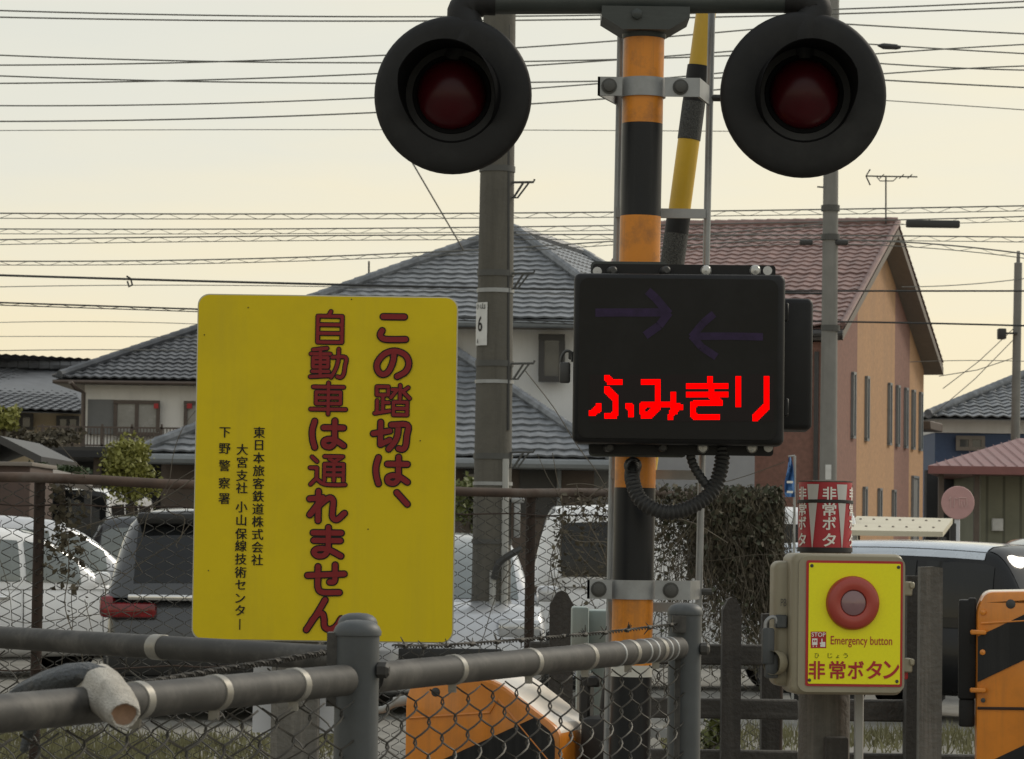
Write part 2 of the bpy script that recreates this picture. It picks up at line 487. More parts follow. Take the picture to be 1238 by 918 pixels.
M['glove_white'] = mat('dirty white knit', (0.66, 0.62, 0.55), 0.95, var=0.14, scale=30, dirt=(0.27, 0.24, 0.195), damt=0.6, dscale=12, bump=0.7, bscale=420)
M['glove_dark'] = mat('slate rubber palm', (0.058, 0.064, 0.070), 0.6, var=0.25, scale=30, dirt=(0.16, 0.15, 0.13), damt=0.45, dscale=22, bump=0.5, bscale=160)
M['glove_in'] = mat('glove lining', (0.38, 0.25, 0.17), 0.95, var=0.25, scale=50)
M['cream_metal'] = mat('cream painted sheet', (0.60, 0.55, 0.42), 0.5, var=0.06, dirt=(0.42, 0.37, 0.27), damt=0.35)
M['faded_red'] = mat('sunbleached red sign', (0.50, 0.29, 0.28), 0.6, var=0.08)
M['faded_pink'] = mat('sunbleached lettering', (0.56, 0.38, 0.36), 0.6, var=0.08)
M['blue_cloth'] = mat('blue banner cloth', (0.06, 0.17, 0.40), 0.8, var=0.15, scale=12)
M['vine'] = mat('dry vine stem', (0.10, 0.085, 0.064), 0.9, var=0.4, scale=9)
M['vine_green'] = mat('dull green vine leaf', (0.042, 0.046, 0.024), 0.7, var=0.6, scale=5)
M['vine_leaf'] = mat('dry brown leaf', (0.082, 0.070, 0.046), 0.85, var=0.55, scale=5)
M['leaf'] = mat('green leaf', (0.10, 0.115, 0.030), 0.6, var=0.5, scale=4)
M['leaf_dark'] = mat('dark green leaf', (0.045, 0.07, 0.025), 0.6, var=0.5, scale=3)
M['leaf_yellow'] = mat('yellow green leaf', (0.235, 0.235, 0.055), 0.65, var=0.45, scale=4)
M['bark'] = mat('bark', (0.07, 0.055, 0.04), 0.95, var=0.3)
M['grass'] = mat('grass blade', (0.165, 0.155, 0.075), 0.8, var=0.5, scale=1.2)
M['ground'] = mat('gravel ground', (0.20, 0.19, 0.168), 0.95, var=0.3, scale=0.9, dirt=(0.10, 0.095, 0.07), damt=0.7, dscale=0.35, bump=0.8, bscale=9)
M['brick_red'] = mat('red brown brick wall', (0.225, 0.118, 0.092), 0.85, var=0.22, scale=11, bump=0.2, bscale=10)
M['brick_orange'] = mat('orange brick wall', (0.42, 0.245, 0.130), 0.85, var=0.18, scale=11, streak=(0.30, 0.19, 0.12), samt=0.5, sscale=(1.5, 1.5, .25), bump=0.2, bscale=10)
M['ribbed'] = stripe_mat('green grey ribbed cladding', (0.20, 0.20, 0.145), (0.11, 0.11, 0.08), 0.26, 0.16)
M['shed_brown'] = mat('brown shed sheet', (0.085, 0.055, 0.045), 0.7, var=0.15)
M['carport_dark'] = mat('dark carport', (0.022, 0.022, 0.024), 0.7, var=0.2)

# ------------------------------------------------------------------ lettering
_tc = {}
def glyph(ch, off=0.0):
    """filled outline of a character from Blender's own built-in font, centred, about one unit tall"""
    key = (ch, off)
    if key not in _tc:
        cu = bpy.data.curves.new('lettering', 'FONT')
        cu.body = ch
        cu.offset = off
        cu.resolution_u = 4
        ob = bpy.data.objects.new('lettering', cu)
        COL.objects.link(ob)
        dg = bpy.context.evaluated_depsgraph_get()
        me = bpy.data.meshes.new_from_object(ob.evaluated_get(dg))
        vs = [v.co.copy() for v in me.vertices]
        fs = [tuple(p.vertices) for p in me.polygons]
        bpy.data.objects.remove(ob)
        bpy.data.curves.remove(cu)
        bpy.data.meshes.remove(me)
        if vs:
            x0, x1 = min(v.x for v in vs), max(v.x for v in vs)
            y0, y1 = min(v.y for v in vs), max(v.y for v in vs)
            c = V(((x0 + x1) / 2, (y0 + y1) / 2, 0))
            vs = [v - c for v in vs]
            _tc[key] = (vs, fs, x1 - x0, y1 - y0)
        else:
            _tc[key] = ([], [], 0, 0)
    return _tc[key]

def letter(mb, ch, c, w, h, off=0.0, xa=V((1, 0, 0)), za=V((0, 0, 1)), lift=0.0012, rot=False, warp=None):
    """one character fitted to width w and height h (None keeps its shape)"""
    vs, fs, gw, gh = glyph(ch, off)
    if not vs:
        return
    if rot:
        vs = [V((v.y, -v.x, 0)) for v in vs]
        gw, gh = gh, gw
    sx = w / gw if w else None
    sy = h / gh if h else None
    sx = sx or sy
    sy = sy or sx
    nrm = xa.cross(za)           # towards the viewer
    pts = [V((v.x * sx, v.y * sy, 0)) for v in vs]
    if warp:
        mb.add([warp(V(c).x + p.x, V(c).z + p.y) for p in pts], fs)
    else:
        mb.add([V(c) + xa * p.x + za * p.y + nrm * lift for p in pts], fs)

def em(ch, px_size):
    """height and width in px of a glyph set at a given em size, so small kana stay small"""
    vs, fs, gw, gh = glyph(ch)
    return gw * px_size, gh * px_size

_lift = [0]
def stroke(mb, pts, hw, o, sx, sz, lift, curved, step=2.5e-5):
    """a round-ended brush stroke: quads and discs, each a hair prouder than the last"""
    P = [V((p[0], p[1], 0)) for p in pts]
    if curved:
        P = catmull(P, 5)
    Q = [V((o.x + (p.x - 50) * sx, 0, o.z + (50 - p.y) * sz)) for p in P]
    for i, q in enumerate(Q):
        _lift[0] += 1
        y = o.y - lift - (_lift[0] % 60) * step
        if i in (0, len(Q) - 1) or not curved:
            n = 12
            mb.add([V((q.x + hw * math.cos(2 * PI * k / n), y, q.z + hw * math.sin(2 * PI * k / n))) for k in range(n)], [tuple(range(n))])
    if curved:
        _lift[0] += 1
        y = o.y - lift - (_lift[0] % 60) * step
        vs = []
        for i, q in enumerate(Q):
            y -= 1.2e-5
            t = (Q[min(i + 1, len(Q) - 1)] - Q[max(i - 1, 0)]).normalized()
            nn = V((-t.z, 0, t.x))
            vs += [V((q.x + nn.x * hw, y, q.z + nn.z * hw)), V((q.x - nn.x * hw, y, q.z - nn.z * hw))]
        mb.add(vs, [(2 * i, 2 * i + 1, 2 * i + 3, 2 * i + 2) for i in range(len(Q) - 1)])
    else:
        for a, b in zip(Q, Q[1:]):
            _lift[0] += 1
            y = o.y - lift - (_lift[0] % 60) * step
            t = (b - a).normalized()
            nn = V((-t.z, 0, t.x)) * hw
            mb.add([V((a.x + nn.x, y, a.z + nn.z)), V((a.x - nn.x, y, a.z - nn.z)), V((b.x - nn.x, y, b.z - nn.z)), V((b.x + nn.x, y, b.z + nn.z))], [(0, 1, 2, 3)])

L_, C_ = False, True
GL = {
 'こ': [(L_, [(24, 14), (80, 14)]), (C_, [(22, 58), (17, 72), (26, 84), (50, 86), (84, 85)])],
 'の': [(C_, [(53, 14), (50, 45), (38, 76), (22, 84), (10, 70), (10, 46), (28, 20), (55, 10), (82, 22), (92, 48), (84, 74), (62, 90)])],
 '踏': [(L_, [(10, 8), (40, 8), (40, 34), (10, 34), (10, 8)]), (L_, [(26, 34), (26, 84)]), (L_, [(26, 58), (42, 58)]), (L_, [(11, 52), (11, 90)]), (L_, [(5, 92), (44, 84)]),
        (L_, [(71, 3), (71, 46)]), (L_, [(50, 17), (63, 17), (47, 42)]), (L_, [(92, 10), (78, 22)]), (L_, [(74, 18), (96, 44)]),
        (L_, [(54, 56), (90, 56), (90, 96), (54, 96), (54, 56)]), (L_, [(54, 76), (90, 76)])],
 '切': [(L_, [(3, 44), (46, 35)]), (L_, [(22, 8), (22, 78), (46, 64)]), (C_, [(50, 16), (92, 16), (91, 50), (88, 82), (80, 92), (70, 90)]), (C_, [(68, 16), (67, 45), (60, 68), (44, 92)])],
 'は': [(C_, [(16, 10), (10, 38), (11, 66), (17, 92)]), (L_, [(40, 30), (92, 30)]), (C_, [(69, 8), (69, 50), (69, 76), (58, 90), (43, 86), (42, 72), (56, 66), (75, 72), (93, 86)])],
 '、': [(L_, [(34, 34), (62, 70)])],
 '自': [(L_, [(52, 0), (46, 14)]), (L_, [(18, 15), (82, 15), (82, 97), (18, 97), (18, 15)]), (L_, [(18, 42), (82, 42)]), (L_, [(18, 69), (82, 69)])],
 '動': [(L_, [(46, 4), (10, 9)]), (L_, [(4, 22), (55, 22)]), (L_, [(10, 34), (49, 34), (49, 63), (10, 63), (10, 34)]), (L_, [(10, 48), (49, 48)]), (L_, [(29, 7), (29, 92)]), (L_, [(8, 77), (51, 77)]), (L_, [(3, 94), (56, 90)]),
        (C_, [(60, 32), (95, 32), (94, 60), (91, 84), (84, 95), (74, 93)]), (C_, [(77, 6), (76, 40), (70, 68), (58, 95)])],
 '車': [(L_, [(10, 14), (90, 14)]), (L_, [(18, 30), (82, 30), (82, 66), (18, 66), (18, 30)]), (L_, [(18, 48), (82, 48)]), (L_, [(4, 84), (96, 84)]), (L_, [(50, 1), (50, 99)])],
 '通': [(L_, [(9, 8), (22, 22)]), (L_, [(4, 42), (22, 42), (22, 74), (6, 94)]), (C_, [(22, 76), (40, 92), (70, 95), (97, 94)]), (L_, [(42, 6), (90, 6), (68, 22)]), (L_, [(54, 13), (72, 25)]),
        (L_, [(42, 82), (42, 30), (92, 30), (92, 82)]), (L_, [(42, 47), (92, 47)]), (L_, [(42, 64), (92, 64)]), (L_, [(67, 30), (67, 82)])],
 'れ': [(L_, [(28, 4), (28, 96)]), (L_, [(5, 28), (40, 24), (6, 78)]), (C_, [(6, 78), (40, 38), (58, 24), (67, 34), (66, 60), (66, 84), (78, 92), (97, 72)])],
 'ま': [(L_, [(14, 20), (88, 20)]), (L_, [(16, 44), (86, 44)]), (C_, [(54, 3), (54, 40), (54, 72), (44, 90), (26, 92), (17, 80), (28, 70), (54, 72), (88, 92)])],
 'せ': [(L_, [(2, 40), (98, 34)]), (C_, [(74, 6), (74, 40), (72, 58), (60, 60)]), (C_, [(29, 12), (29, 50), (30, 78), (42, 92), (86, 92)])],
 'ん': [(C_, [(54, 2), (34, 44), (6, 96)]), (C_, [(20, 68), (36, 46), (48, 46), (52, 62), (54, 86), (68, 94), (84, 84), (97, 60)])],
}

# ------------------------------------------------------------------ ground
g = MB()
g.add([(-300, -40, 0), (300, -40, 0), (300, 700, 0), (-300, 700, 0)], [(0, 1, 2, 3)])
tag(g.build('ground', M['ground'], origin=(0, 0, 0)), kind='structure')

# ------------------------------------------------------------------ roofs and houses
def tiles(mb, eL, eR, rR, rL, course=0.30, pitch=0.30, amp=0.035, step=0.035, sub=4, mi=None):
    """a roof plane laid in tile courses; eL, eR eave corners, rL, rR ridge corners"""
    eL, eR, rR, rL = map(V, (eL, eR, rR, rL))
    xd = (eR - eL).normalized()
    nrm = xd.cross((rL + rR) / 2 - (eL + eR) / 2).normalized()
    if nrm.z < 0:
        nrm = -nrm
    upv = nrm.cross(xd).normalized()
    if upv.z < 0:
        upv = -upv
    def uv(p):
        return (p - eL).dot(xd), (p - eL).dot(upv)
    (xe, _), (xr, hr), (xl, hl) = uv(eR), uv(rR), uv(rL)
    H = max(hr, hl)
    n = max(2, int(H / course))
    def xrange(h):
        t = h / H
        return lerp(0, xl, t), lerp(xe, xr, t)
    for j in range(n):
        h0, h1 = H * j / n, H * (j + 1) / n + 0.03
        a0, b0 = xrange(h0)
        a1, b1 = xrange(min(h1, H))
        lo, hi = min(a0, a1), max(b0, b1)
        k0, k1 = math.floor(lo / pitch * sub), math.ceil(hi / pitch * sub)
        vs, jit = [], rnd.uniform(-0.006, 0.006)
        for k in range(k0, k1 + 1):
            x = k * pitch / sub
            ph = 2 * PI * x / pitch
            wv = amp * (math.sin(ph) * 0.5 + 0.5 + 0.25 * math.sin(2 * ph)) + jit
            xa = min(max(x, a0), b0)
            xb = min(max(x, a1), b1)
            vs.append(eL + xd * xa + upv * h0 + nrm * (wv + step - 0.035))
            vs.append(eL + xd * xa + upv * h0 + nrm * (wv + step))
            vs.append(eL + xd * xb + upv * h1 + nrm * (wv + 0.0))
        fs = []
        for k in range(k1 - k0):
            q = 3 * k
            fs += [(q, q + 3, q + 4, q + 1), (q + 1, q + 4, q + 5, q + 2)]
        mb.add(vs, fs, mi)
    # the deck beneath
    d = nrm * -0.06
    mb.add([eL + d, eR + d, rR + d, rL + d], [(0, 1, 2, 3)], mi)

def cap(mb, a, b, r=0.11):
    a, b = V(a), V(b)
    n = max(2, int((b - a).length / 0.3))
    pts, rs = [], []
    for i in range(n):
        pts += [lerp(a, b, i / n), lerp(a, b, (i + 0.92) / n)]
        rs += [r, r * 0.86]
    mb.tube(pts, rs, 8)

def window(parent, x0, y0, x1, y1, Y, fr=0.06, mullion=True, pane='pane', frame='trim_dark', t=0.08):
    f = MB()
    w = fr * S(Y)
    pbox(f, x0, y0, x1, y0 + w, Y - t, t)
    pbox(f, x0, y1 - w, x1, y1, Y - t, t)
    pbox(f, x0, y0 + w, x0 + w, y1 - w, Y - t, t)
    pbox(f, x1 - w, y0 + w, x1, y1 - w, Y - t, t)
    if mullion:
        xm = (x0 + x1) / 2
        pbox(f, xm - w / 2, y0 + w, xm + w / 2, y1 - w, Y - t * 0.9, t * 0.9)
    fo = f.build('window', M[frame], parent)
    p = MB()
    pbox(p, x0 + w, y0 + w, x1 - w, y1 - w, Y - t * 0.45, 0.01)
    p.build('pane', M[pane], fo)
    return fo

# --- main house with hipped tile roof
hs = thing('house', 'white two storey house with hipped grey tile roof behind the concrete pole', 'house', base(600, 640, 60))
A = W(620, 280, 62.3); FL = W(328, 382, 58); FR = W(764, 384, 57.6)
FR.z = FL.z
rdir = V((1.45, 5.0, 0))
RB = A + rdir; BR = FR + rdir * 1.75; BL = FL + rdir * 1.75
r = MB()
tiles(r, FL, FR, A, A, 0.25, 0.29, 0.02)
tiles(r, FR, BR, RB, A, 0.28, 0.32, 0.028)
tiles(r, BL, FL, A, RB, 0.28, 0.32, 0.028)
tiles(r, BR, BL, RB, RB, 0.28, 0.32, 0.028)
ro = r.build('roof', M['tile_grey'], hs, ang=50)
c = MB()
for a, b in ((FL, A), (FR, A), (A, RB), (BR, RB)):
    cap(c, a + V((0, 0, .06)), b + V((0, 0, .08)), 0.10)
c.build('ridge_cap', M['tile_grey'], ro)
gmb = MB()
for a, b in ((FL, FR), (FR, BR)):
    gmb.tube([a + V((0, -.06, -.1)), b + V((0, -.06, -.1))], 0.075, 8)
gmb.build('gutter', M['gutter'], ro)
so = MB()
zs = FL.z - 0.16
so.add([V((p.x, p.y, zs)) for p in (FL, FR, BR, BL)], [(0, 1, 2, 3)])
so.build('soffit', M['soffit'], ro)
w = MB()
i0, i1 = W(345, 400, 58.7), W(738, 400, 58.3)
i2, i3 = BR + V((-.45, -.4, 0)), BL + V((.4, -.4, 0))
ply = [i0, i1, i2, i3]
w.add([V((p.x, p.y, 0)) for p in ply] + [V((p.x, p.y, zs + 0.005)) for p in ply], [(0, 1, 5, 4), (1, 2, 6, 5), (2, 3, 7, 6), (3, 0, 4, 7)])
w.build('wall', M['wall_white'], hs)
window(hs, 651, 404, 683, 462, 58.2, 0.11, False)
# ground floor wing
wA = W(523, 411, 58.6); wL = W(172, 546, 54); wR = W(737, 554, 54); wBR = wR + V((.25, 7, 0)); wBL = wL + V((.25, 7, 0))
wBR.z = wBL.z = wL.z = wR.z
wB = wA + V((.25, 7, 0)) * .36
r = MB()
tiles(r, wL, wR, wA, wA, 0.25, 0.29, 0.02)
tiles(r, wR, wBR, wB, wA, 0.28, 0.32, 0.04)
tiles(r, wBL, wL, wA, wB, 0.28, 0.32, 0.04)
ro = r.build('roof', M['tile_grey'], hs, ang=50)
c = MB()
cap(c, wL + V((0, 0, .06)), wA + V((0, 0, .08)), 0.10)
cap(c, wR + V((0, 0, .06)), wA + V((0, 0, .08)), 0.10)
c.build('ridge_cap', M['tile_grey'], ro)
gmb = MB()
gmb.tube([wL + V((0, -.06, -.12)), wR + V((0, -.06, -.12))], 0.09, 8)
gmb.tube([wR + V((0, -.06, -.12)), wBR + V((.06, -.06, -.12))], 0.09, 8)
gmb.build('gutter', M['gutter'], ro)
w = MB()
a, b = W(200, 600, 54.9), W(718, 600, 54.9)
w.box(((a.x + b.x) / 2, 54.9 + 1.8, wL.z / 2 - 0.1), (b.x - a.x, 3.6, wL.z - 0.2))
w.build('wall', M['trim_brown'], hs)
d = MB()
pbox(d, 628, 562, 672, 625, 54.85, 0.05)
d.build('door', M['trim_dark'], hs)
window(hs, 560, 568, 600, 625, 54.85, 0.08)
dp = MB()
p = W(676, 566, 54.7)
dp.tube([p, p + V((0, 0, -2.3))], 0.04, 8)
dp.build('downpipe', M['gutter'], hs)

# --- grey annex and the brick house
ax = thing('annex', 'light grey flat walled building between white house and brick house', 'building', base(860, 600, 57))
w = MB()
p0, p1 = W(770, 600, 57), W(912, 600, 57)
w.box(((p0.x + p1.x) / 2, 58.2, 1.85), (p1.x - p0.x, 2.4, 3.7))
w.build('wall', M['wall_grey'], ax)
w = MB()
w.box(((p0.x + p1.x) / 2, 58.15, 3.78), (p1.x - p0.x + .2, 2.7, 0.14))
w.build('roof', M['gutter'], ax)

bh = thing('brick_house', 'two tone brick house with red tile gable roof and slit windows', 'house', base(1050, 620, 63))
ca, sa = math.cos(R(16.45)), math.sin(R(16.45))
U, VV = V((ca, -sa, 0)), V((sa, ca, 0))
KB = 1.155
P1 = W(1019, 394, 58 * KB); P1.z = 1.5 + 3.92 * KB
P2 = P1 + VV * 12.1 * KB
AP = P1 + VV * 6.05 * KB; AP.z = 1.5 + 6.4 * KB
LEN = 5.4 * KB
P1l, P2l, APl = P1 - U * LEN, P2 - U * LEN, AP - U * LEN
r = MB()
tiles(r, P1l, P1, AP, APl, 0.30, 0.30, 0.035)
tiles(r, P2, P2l, APl, AP, 0.30, 0.30, 0.035)
ro = r.build('roof', M['tile_red'], bh, ang=50)
c = MB()
cap(c, APl + V((0, 0, .06)), AP + V((0, 0, .06)), 0.10)
cap(c, P1 + V((0, 0, .05)), AP + V((0, 0, .05)), 0.07)
c.build('ridge_cap', M['tile_red'], ro)
so = MB()
dz = V((0, 0, -0.12)); dz2 = V((0, 0, -0.30))
for a, b in ((P1, AP), (P2, AP)):
    so.add([a + dz, b + dz, b + dz2, a + dz2], [(0, 1, 2, 3)])                                  # barge board
    so.add([a + dz2, b + dz2, b + dz2 - U * LEN, a + dz2 - U * LEN], [(0, 1, 2, 3)])              # underside
so.build('barge_board', M['soffit'], ro)
gm = MB()
gm.tube([P1l + V((0, -.08, -.16)), P1 + V((0, -.08, -.16))], 0.08, 8)
gm.build('gutter', M['trim_dark'], ro)
wa = P1 - U * 0.45 + VV * 0.25
wl = wa - U * (LEN - 0.9)
wz = P1.z - .32
def gz(t):   # wall top under the gable, t metres from near corner
    t2 = t + 0.25
    return P1.z - 0.32 + (AP.z - P1.z) * (t2 / (6.05 * KB) if t2 < 6.05 * KB else (12.1 * KB - t2) / (6.05 * KB))
w = MB()
D = 11.6 * KB
bands = [(0, 3.45 * KB, 0), (3.45 * KB, 7.8 * KB, 1), (7.8 * KB, 9.7 * KB, 0), (9.7 * KB, D, 1)]
for t0, t1, mi in bands:
    ts = sorted(set([t0, t1] + ([6.05 * KB - .25] if t0 < 6.05 * KB - .25 < t1 else [])))
    for q0, q1 in zip(ts, ts[1:]):
        a, b = wa + VV * q0, wa + VV * q1
        w.add([V((a.x, a.y, 0)), V((b.x, b.y, 0)), V((b.x, b.y, gz(q1))), V((a.x, a.y, gz(q0)))], [(0, 1, 2, 3)], mi)
fa, fb = wl, wa
w.add([V((fa.x, fa.y, 0)), V((fb.x, fb.y, 0)), V((fb.x, fb.y, wz)), V((fa.x, fa.y, wz))], [(0, 1, 2, 3)], 0)
fb2, fa2 = wa + VV * D, wl + VV * D
w.add([V((fa2.x, fa2.y, 0)), V((fb2.x, fb2.y, 0)), V((fb2.x, fb2.y, wz)), V((fa2.x, fa2.y, wz))], [(0, 1, 2, 3)], 0)
w.add([V((fa.x, fa.y, 0)), V((fa2.x, fa2.y, 0)), V((fa2.x, fa2.y, wz)), V((fa.x, fa.y, wz))], [(0, 1, 2, 3)], 0)
w.build('wall', [M['brick_red'], M['brick_orange']], bh)
def gable_win(t, z0, z1, wid=0.28):
    f = MB()
    a = wa + VV * t + U * 0.03
    rot = Matrix((U, VV, V((0, 0, 1)))).transposed()
    for dy, dzz, sy, sz in ((-wid / 2, 0, .06, z1 - z0), (wid / 2, 0, .06, z1 - z0), (0, (z1 - z0) / 2, wid + .06, .06), (0, -(z1 - z0) / 2, wid + .06, .06)):
        f.box(V((a.x, a.y, (z0 + z1) / 2)) + VV * dy + V((0, 0, dzz)), (0.07, sy, sz), rot)
    fo = f.build('window', M['gutter'], bh)
    p = MB()
    p.box(V((a.x, a.y, (z0 + z1) / 2)) - U * 0.005, (0.02, wid - .06, z1 - z0 - .06), rot)
    p.build('pane', M['shutter'], fo)
for t in (2.95, 4.45, 7.1, 8.1, 9.15, 10.1, 11.1):
    gable_win(t * KB, 3.80, 5.22)
for t in (4.3, 6.0, 7.7):
    gable_win(t * KB, 1.79, 2.70)
gable_win(10.4 * KB, 1.15, 3.1, 0.8)
f = MB()
rot = Matrix((U, VV, V((0, 0, 1)))).transposed()
q = wa - U * 0.14
f.box(V((q.x, q.y, 2.75)) - VV * 0.06, (0.09, 0.09, 5.5), rot)
f.build('downpipe', M['trim_dark'], bh)
f = MB()
q = wa + VV * (D + 0.9) - U * 1.0
f.hexa([V((q.x, q.y, 4.33)) + U * a + VV * b + V((0, 0, z)) for z in (0, .22) for a, b in ((-1.2, -1), (1.2, -1), (1.2, 1), (-1.2, 1))], 0.02, 1)
f.build('eave', M['trim_brown'], bh)
# television aerial on the ridge
an = thing('aerial', 'thin television aerial on the red roof ridge', 'antenna', AP - U * 1.0)
am = MB()
pz = W(1071, 268, 63.8 * KB)
am.tube([V((pz.x, pz.y, AP.z)), W(1071, 214, 63.8 * KB)], 0.02, 6)
am.build('mast', M['wire_dark'], an)
am = MB()
am.tube([W(1047, 213, 63.8 * KB), W(1109, 214, 63.8 * KB)], 0.018, 6)
am.tube([W(1052, 205, 63.8 * KB), W(1047, 213, 63.8 * KB), W(1052, 224, 63.8 * KB)], 0.018, 6)
am.tube([W(1060, 214, 63.8 * KB), W(1064, 219, 63.8 * KB), W(1080, 219, 63.8 * KB), W(1085, 214, 63.8 * KB)], 0.014, 6)
for x in (1066, 1090, 1100):
    p = W(x, 213.5, 63.8 * KB)
    am.tube([p + V((0, -.4, 0)), p + V((0, .4, 0))], 0.012, 6)
am.build('boom', M['wire_dark'], an)

# --- cream house on the left
lh = thing('house', 'cream two storey house with balcony rails left of yellow sign', 'house', base(200, 620, 72))
eL, eR = W(64, 457, 70.85), W(420, 461, 70.85)
eR.z = eL.z
rA = W(300, 381, 75)
bl, br = eL + V((0, 9, 0)), eR + V((0, 9, 0))
rB = V((rA.x + 1.5, rA.y, rA.z))
r = MB()
tiles(r, eL, eR, rB, rA, 0.24, 0.22, 0.035)
tiles(r, bl, eL, rA, rA, 0.27, 0.29, 0.05)
tiles(r, eR, br, rB, rB, 0.27, 0.29, 0.05)
ro = r.build('roof', M['tile_dark'], lh, ang=50)
c = MB()
cap(c, eL + V((0.15, 0, .08)), rA + V((0, 0, .1)), 0.10)
c.build('ridge_cap', M['tile_dark'], ro)
gm = MB()
gm.tube([eL + V((0, -.03, -.08)), eR + V((0, -.03, -.08))], 0.042, 8)
p = W(105, 465, 71)
gm.tube([W(85, 462, 70.6), W(92, 470, 70.8), W(101, 475, 71), V((W(103, 476, 71).x, 71, 0))], 0.05, 8)
gm.build('gutter', M['trim_brown'], ro)
so = MB()
so.add([V((q.x, q.y, eL.z - .12)) for q in (eL, eR, br, bl)], [(0, 1, 2, 3)])
so.build('soffit', M['soffit'], ro)
w = MB()
a, b = W(102, 500, 71.3), W(400, 500, 71.3)
w.box(((a.x + b.x) / 2, 71.3 + 3.6, (eL.z - .1) / 2), (b.x - a.x, 7.2, eL.z - .1))
w.build('wall', M['wall_cream'], lh)
s = MB()
pbox(s, 106, 483, 137, 525, 71.2, 0.12)
s.build('shutter_box', M['shutter'], lh)
window(lh, 137, 484, 193, 527, 71.2, 0.08, True, 'curtain', 'trim_brown')
window(lh, 222, 485, 262, 527, 71.2, 0.08, True, 'curtain', 'trim_brown')
sk = MB()
pbox(sk, 186, 488, 191.5, 494, 71.09, .01)
pbox(sk, 226, 488, 232, 494, 71.09, .01)
sk.build('sticker', M['plate_red'], lh)
bal = MB()
Yb = 69.8
pbox(bal, 45, 516, 245, 518, Yb, 0.06)
pbox(bal, 45, 538, 245, 540, Yb, 0.06)
for k in range(45, 246, 4):
    pbox(bal, k, 518, k + 1.1, 538, Yb + .01, 0.03)
for k in range(50, 246, 36):
    pbox(bal, k, 513, k + 2.4, 540, Yb, 0.06)
bal.build('balcony_rail', M['trim_brown'], lh)
bf = MB()
pbox(bf, 40, 540.5, 246, 546, Yb - .1, 2.0)
bf.build('balcony_floor', M['trim_dark'], lh)

cp = thing('carport', 'dark flat carport below the balcony of cream house', 'carport', base(140, 620, 62))
m_ = MB()
pbox(m_, 42, 545, 210, 553, 60, 5)
m_.build('roof', M['carport_dark'], cp)
for x in (60, 118, 200):
    m_ = MB()
    p = W(x, 560, 60.5)
    m_.box((p.x, p.y, p.z / 2 + .1), (0.14, 0.14, p.z + .1))
    m_.build('post', M['trim_brown'], cp)
m_ = MB()
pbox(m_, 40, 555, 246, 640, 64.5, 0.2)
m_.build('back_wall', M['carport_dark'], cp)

gh = thing('house', 'low house with plain grey tile roof at far left edge', 'house', base(30, 620, 92))
a0, a1, a2, a3 = W(-160, 478, 84), W(104, 498, 88), W(110, 449, 94), W(-160, 428, 92)
a1.z = a0.z = W(20, 494, 86).z
a2.z = a3.z = W(40, 444, 93).z
r = MB()
tiles(r, a0, a1, a2, a3, 0.3, 0.3, 0.04)
tiles(r, a1 + V((0, 14, 0)), a0 + V((0, 14, 0)), a3, a2, 0.3, 0.3, 0.04)
ro = r.build('roof', M['tile_dark'], gh, ang=50)
c = MB(); cap(c, a3 + V((0, 0, .1)), a2 + V((0, 0, .1)), 0.16); c.build('ridge_cap', M['tile_dark'], ro)
w = MB()
p, q = W(-150, 520, 87), W(98, 520, 89)
w.box(((p.x + q.x) / 2, 92, a0.z / 2), (q.x - p.x, 6, a0.z))
w.build('wall', M['wall_beige'], gh)
window(gh, 68, 503, 96, 522, 88.9, 0.09)
window(gh, 10, 500, 40, 520, 88.9, 0.09)

sh = thing('shed', 'small dark gabled shed behind fence at left edge', 'shed', base(10, 620, 50))
m_ = MB()
a, b, cc = W(-60, 548, 48), W(0, 527, 48), W(50, 552, 48)
for u_, v_ in ((a, b), (b, cc)):
    m_.add([u_, v_, v_ + V((0, 4, 0)), u_ + V((0, 4, 0)), u_ - V((0, 0, .12)), v_ - V((0, 0, .12)), v_ + V((0, 4, -.12)), u_ + V((0, 4, -.12))],
           [(0, 1, 2, 3), (4, 5, 6, 7), (0, 1, 5, 4), (2, 3, 7, 6), (0, 3, 7, 4), (1, 2, 6, 5)])
m_.build('roof', M['trim_dark'], sh)
m_ = MB()
p, q = W(-50, 560, 48.3), W(38, 560, 48.3)
m_.box(((p.x + q.x) / 2, 50, 1.2), (q.x - p.x, 3.4, 2.4))
m_.build('wall', M['carport_dark'], sh)
bs = thing('storage_shed', 'brown sheet metal storage box behind parked white cars', 'shed', base(10, 620, 40))
m_ = MB()
pbox(m_, -60, 562, 36, 640, 40, 2.0, 0.02)
m_.build('body', M['shed_brown'], bs)
m_ = MB()
pbox(m_, -64, 558, 39, 563, 39.9, 2.2, 0.01)
m_.build('lid', M['soffit'], bs)
ps = thing('lean_to', 'pale sloping lean to roof beside brown storage box', 'roof', base(80, 620, 44))
m_ = MB()
q = [W(38, 570, 43), W(112, 588, 43), W(112, 588, 45.5), W(38, 570, 45.5)]
q[2].z = q[1].z + .15; q[3].z = q[0].z + .15
m_.add(q + [x - V((0, 0, .08)) for x in q], [(0, 1, 2, 3), (4, 5, 6, 7), (0, 1, 5, 4), (1, 2, 6, 5), (2, 3, 7, 6), (3, 0, 4, 7)])
m_.build('roof', M['soffit'], ps)
for x in q:
    m_ = MB()
    m_.box((x.x + (.06 if x.x < -6 else -.06), x.y, (x.z - .08) / 2), (.09, .09, x.z - .08))
    m_.build('post', M['trim_dark'], ps)

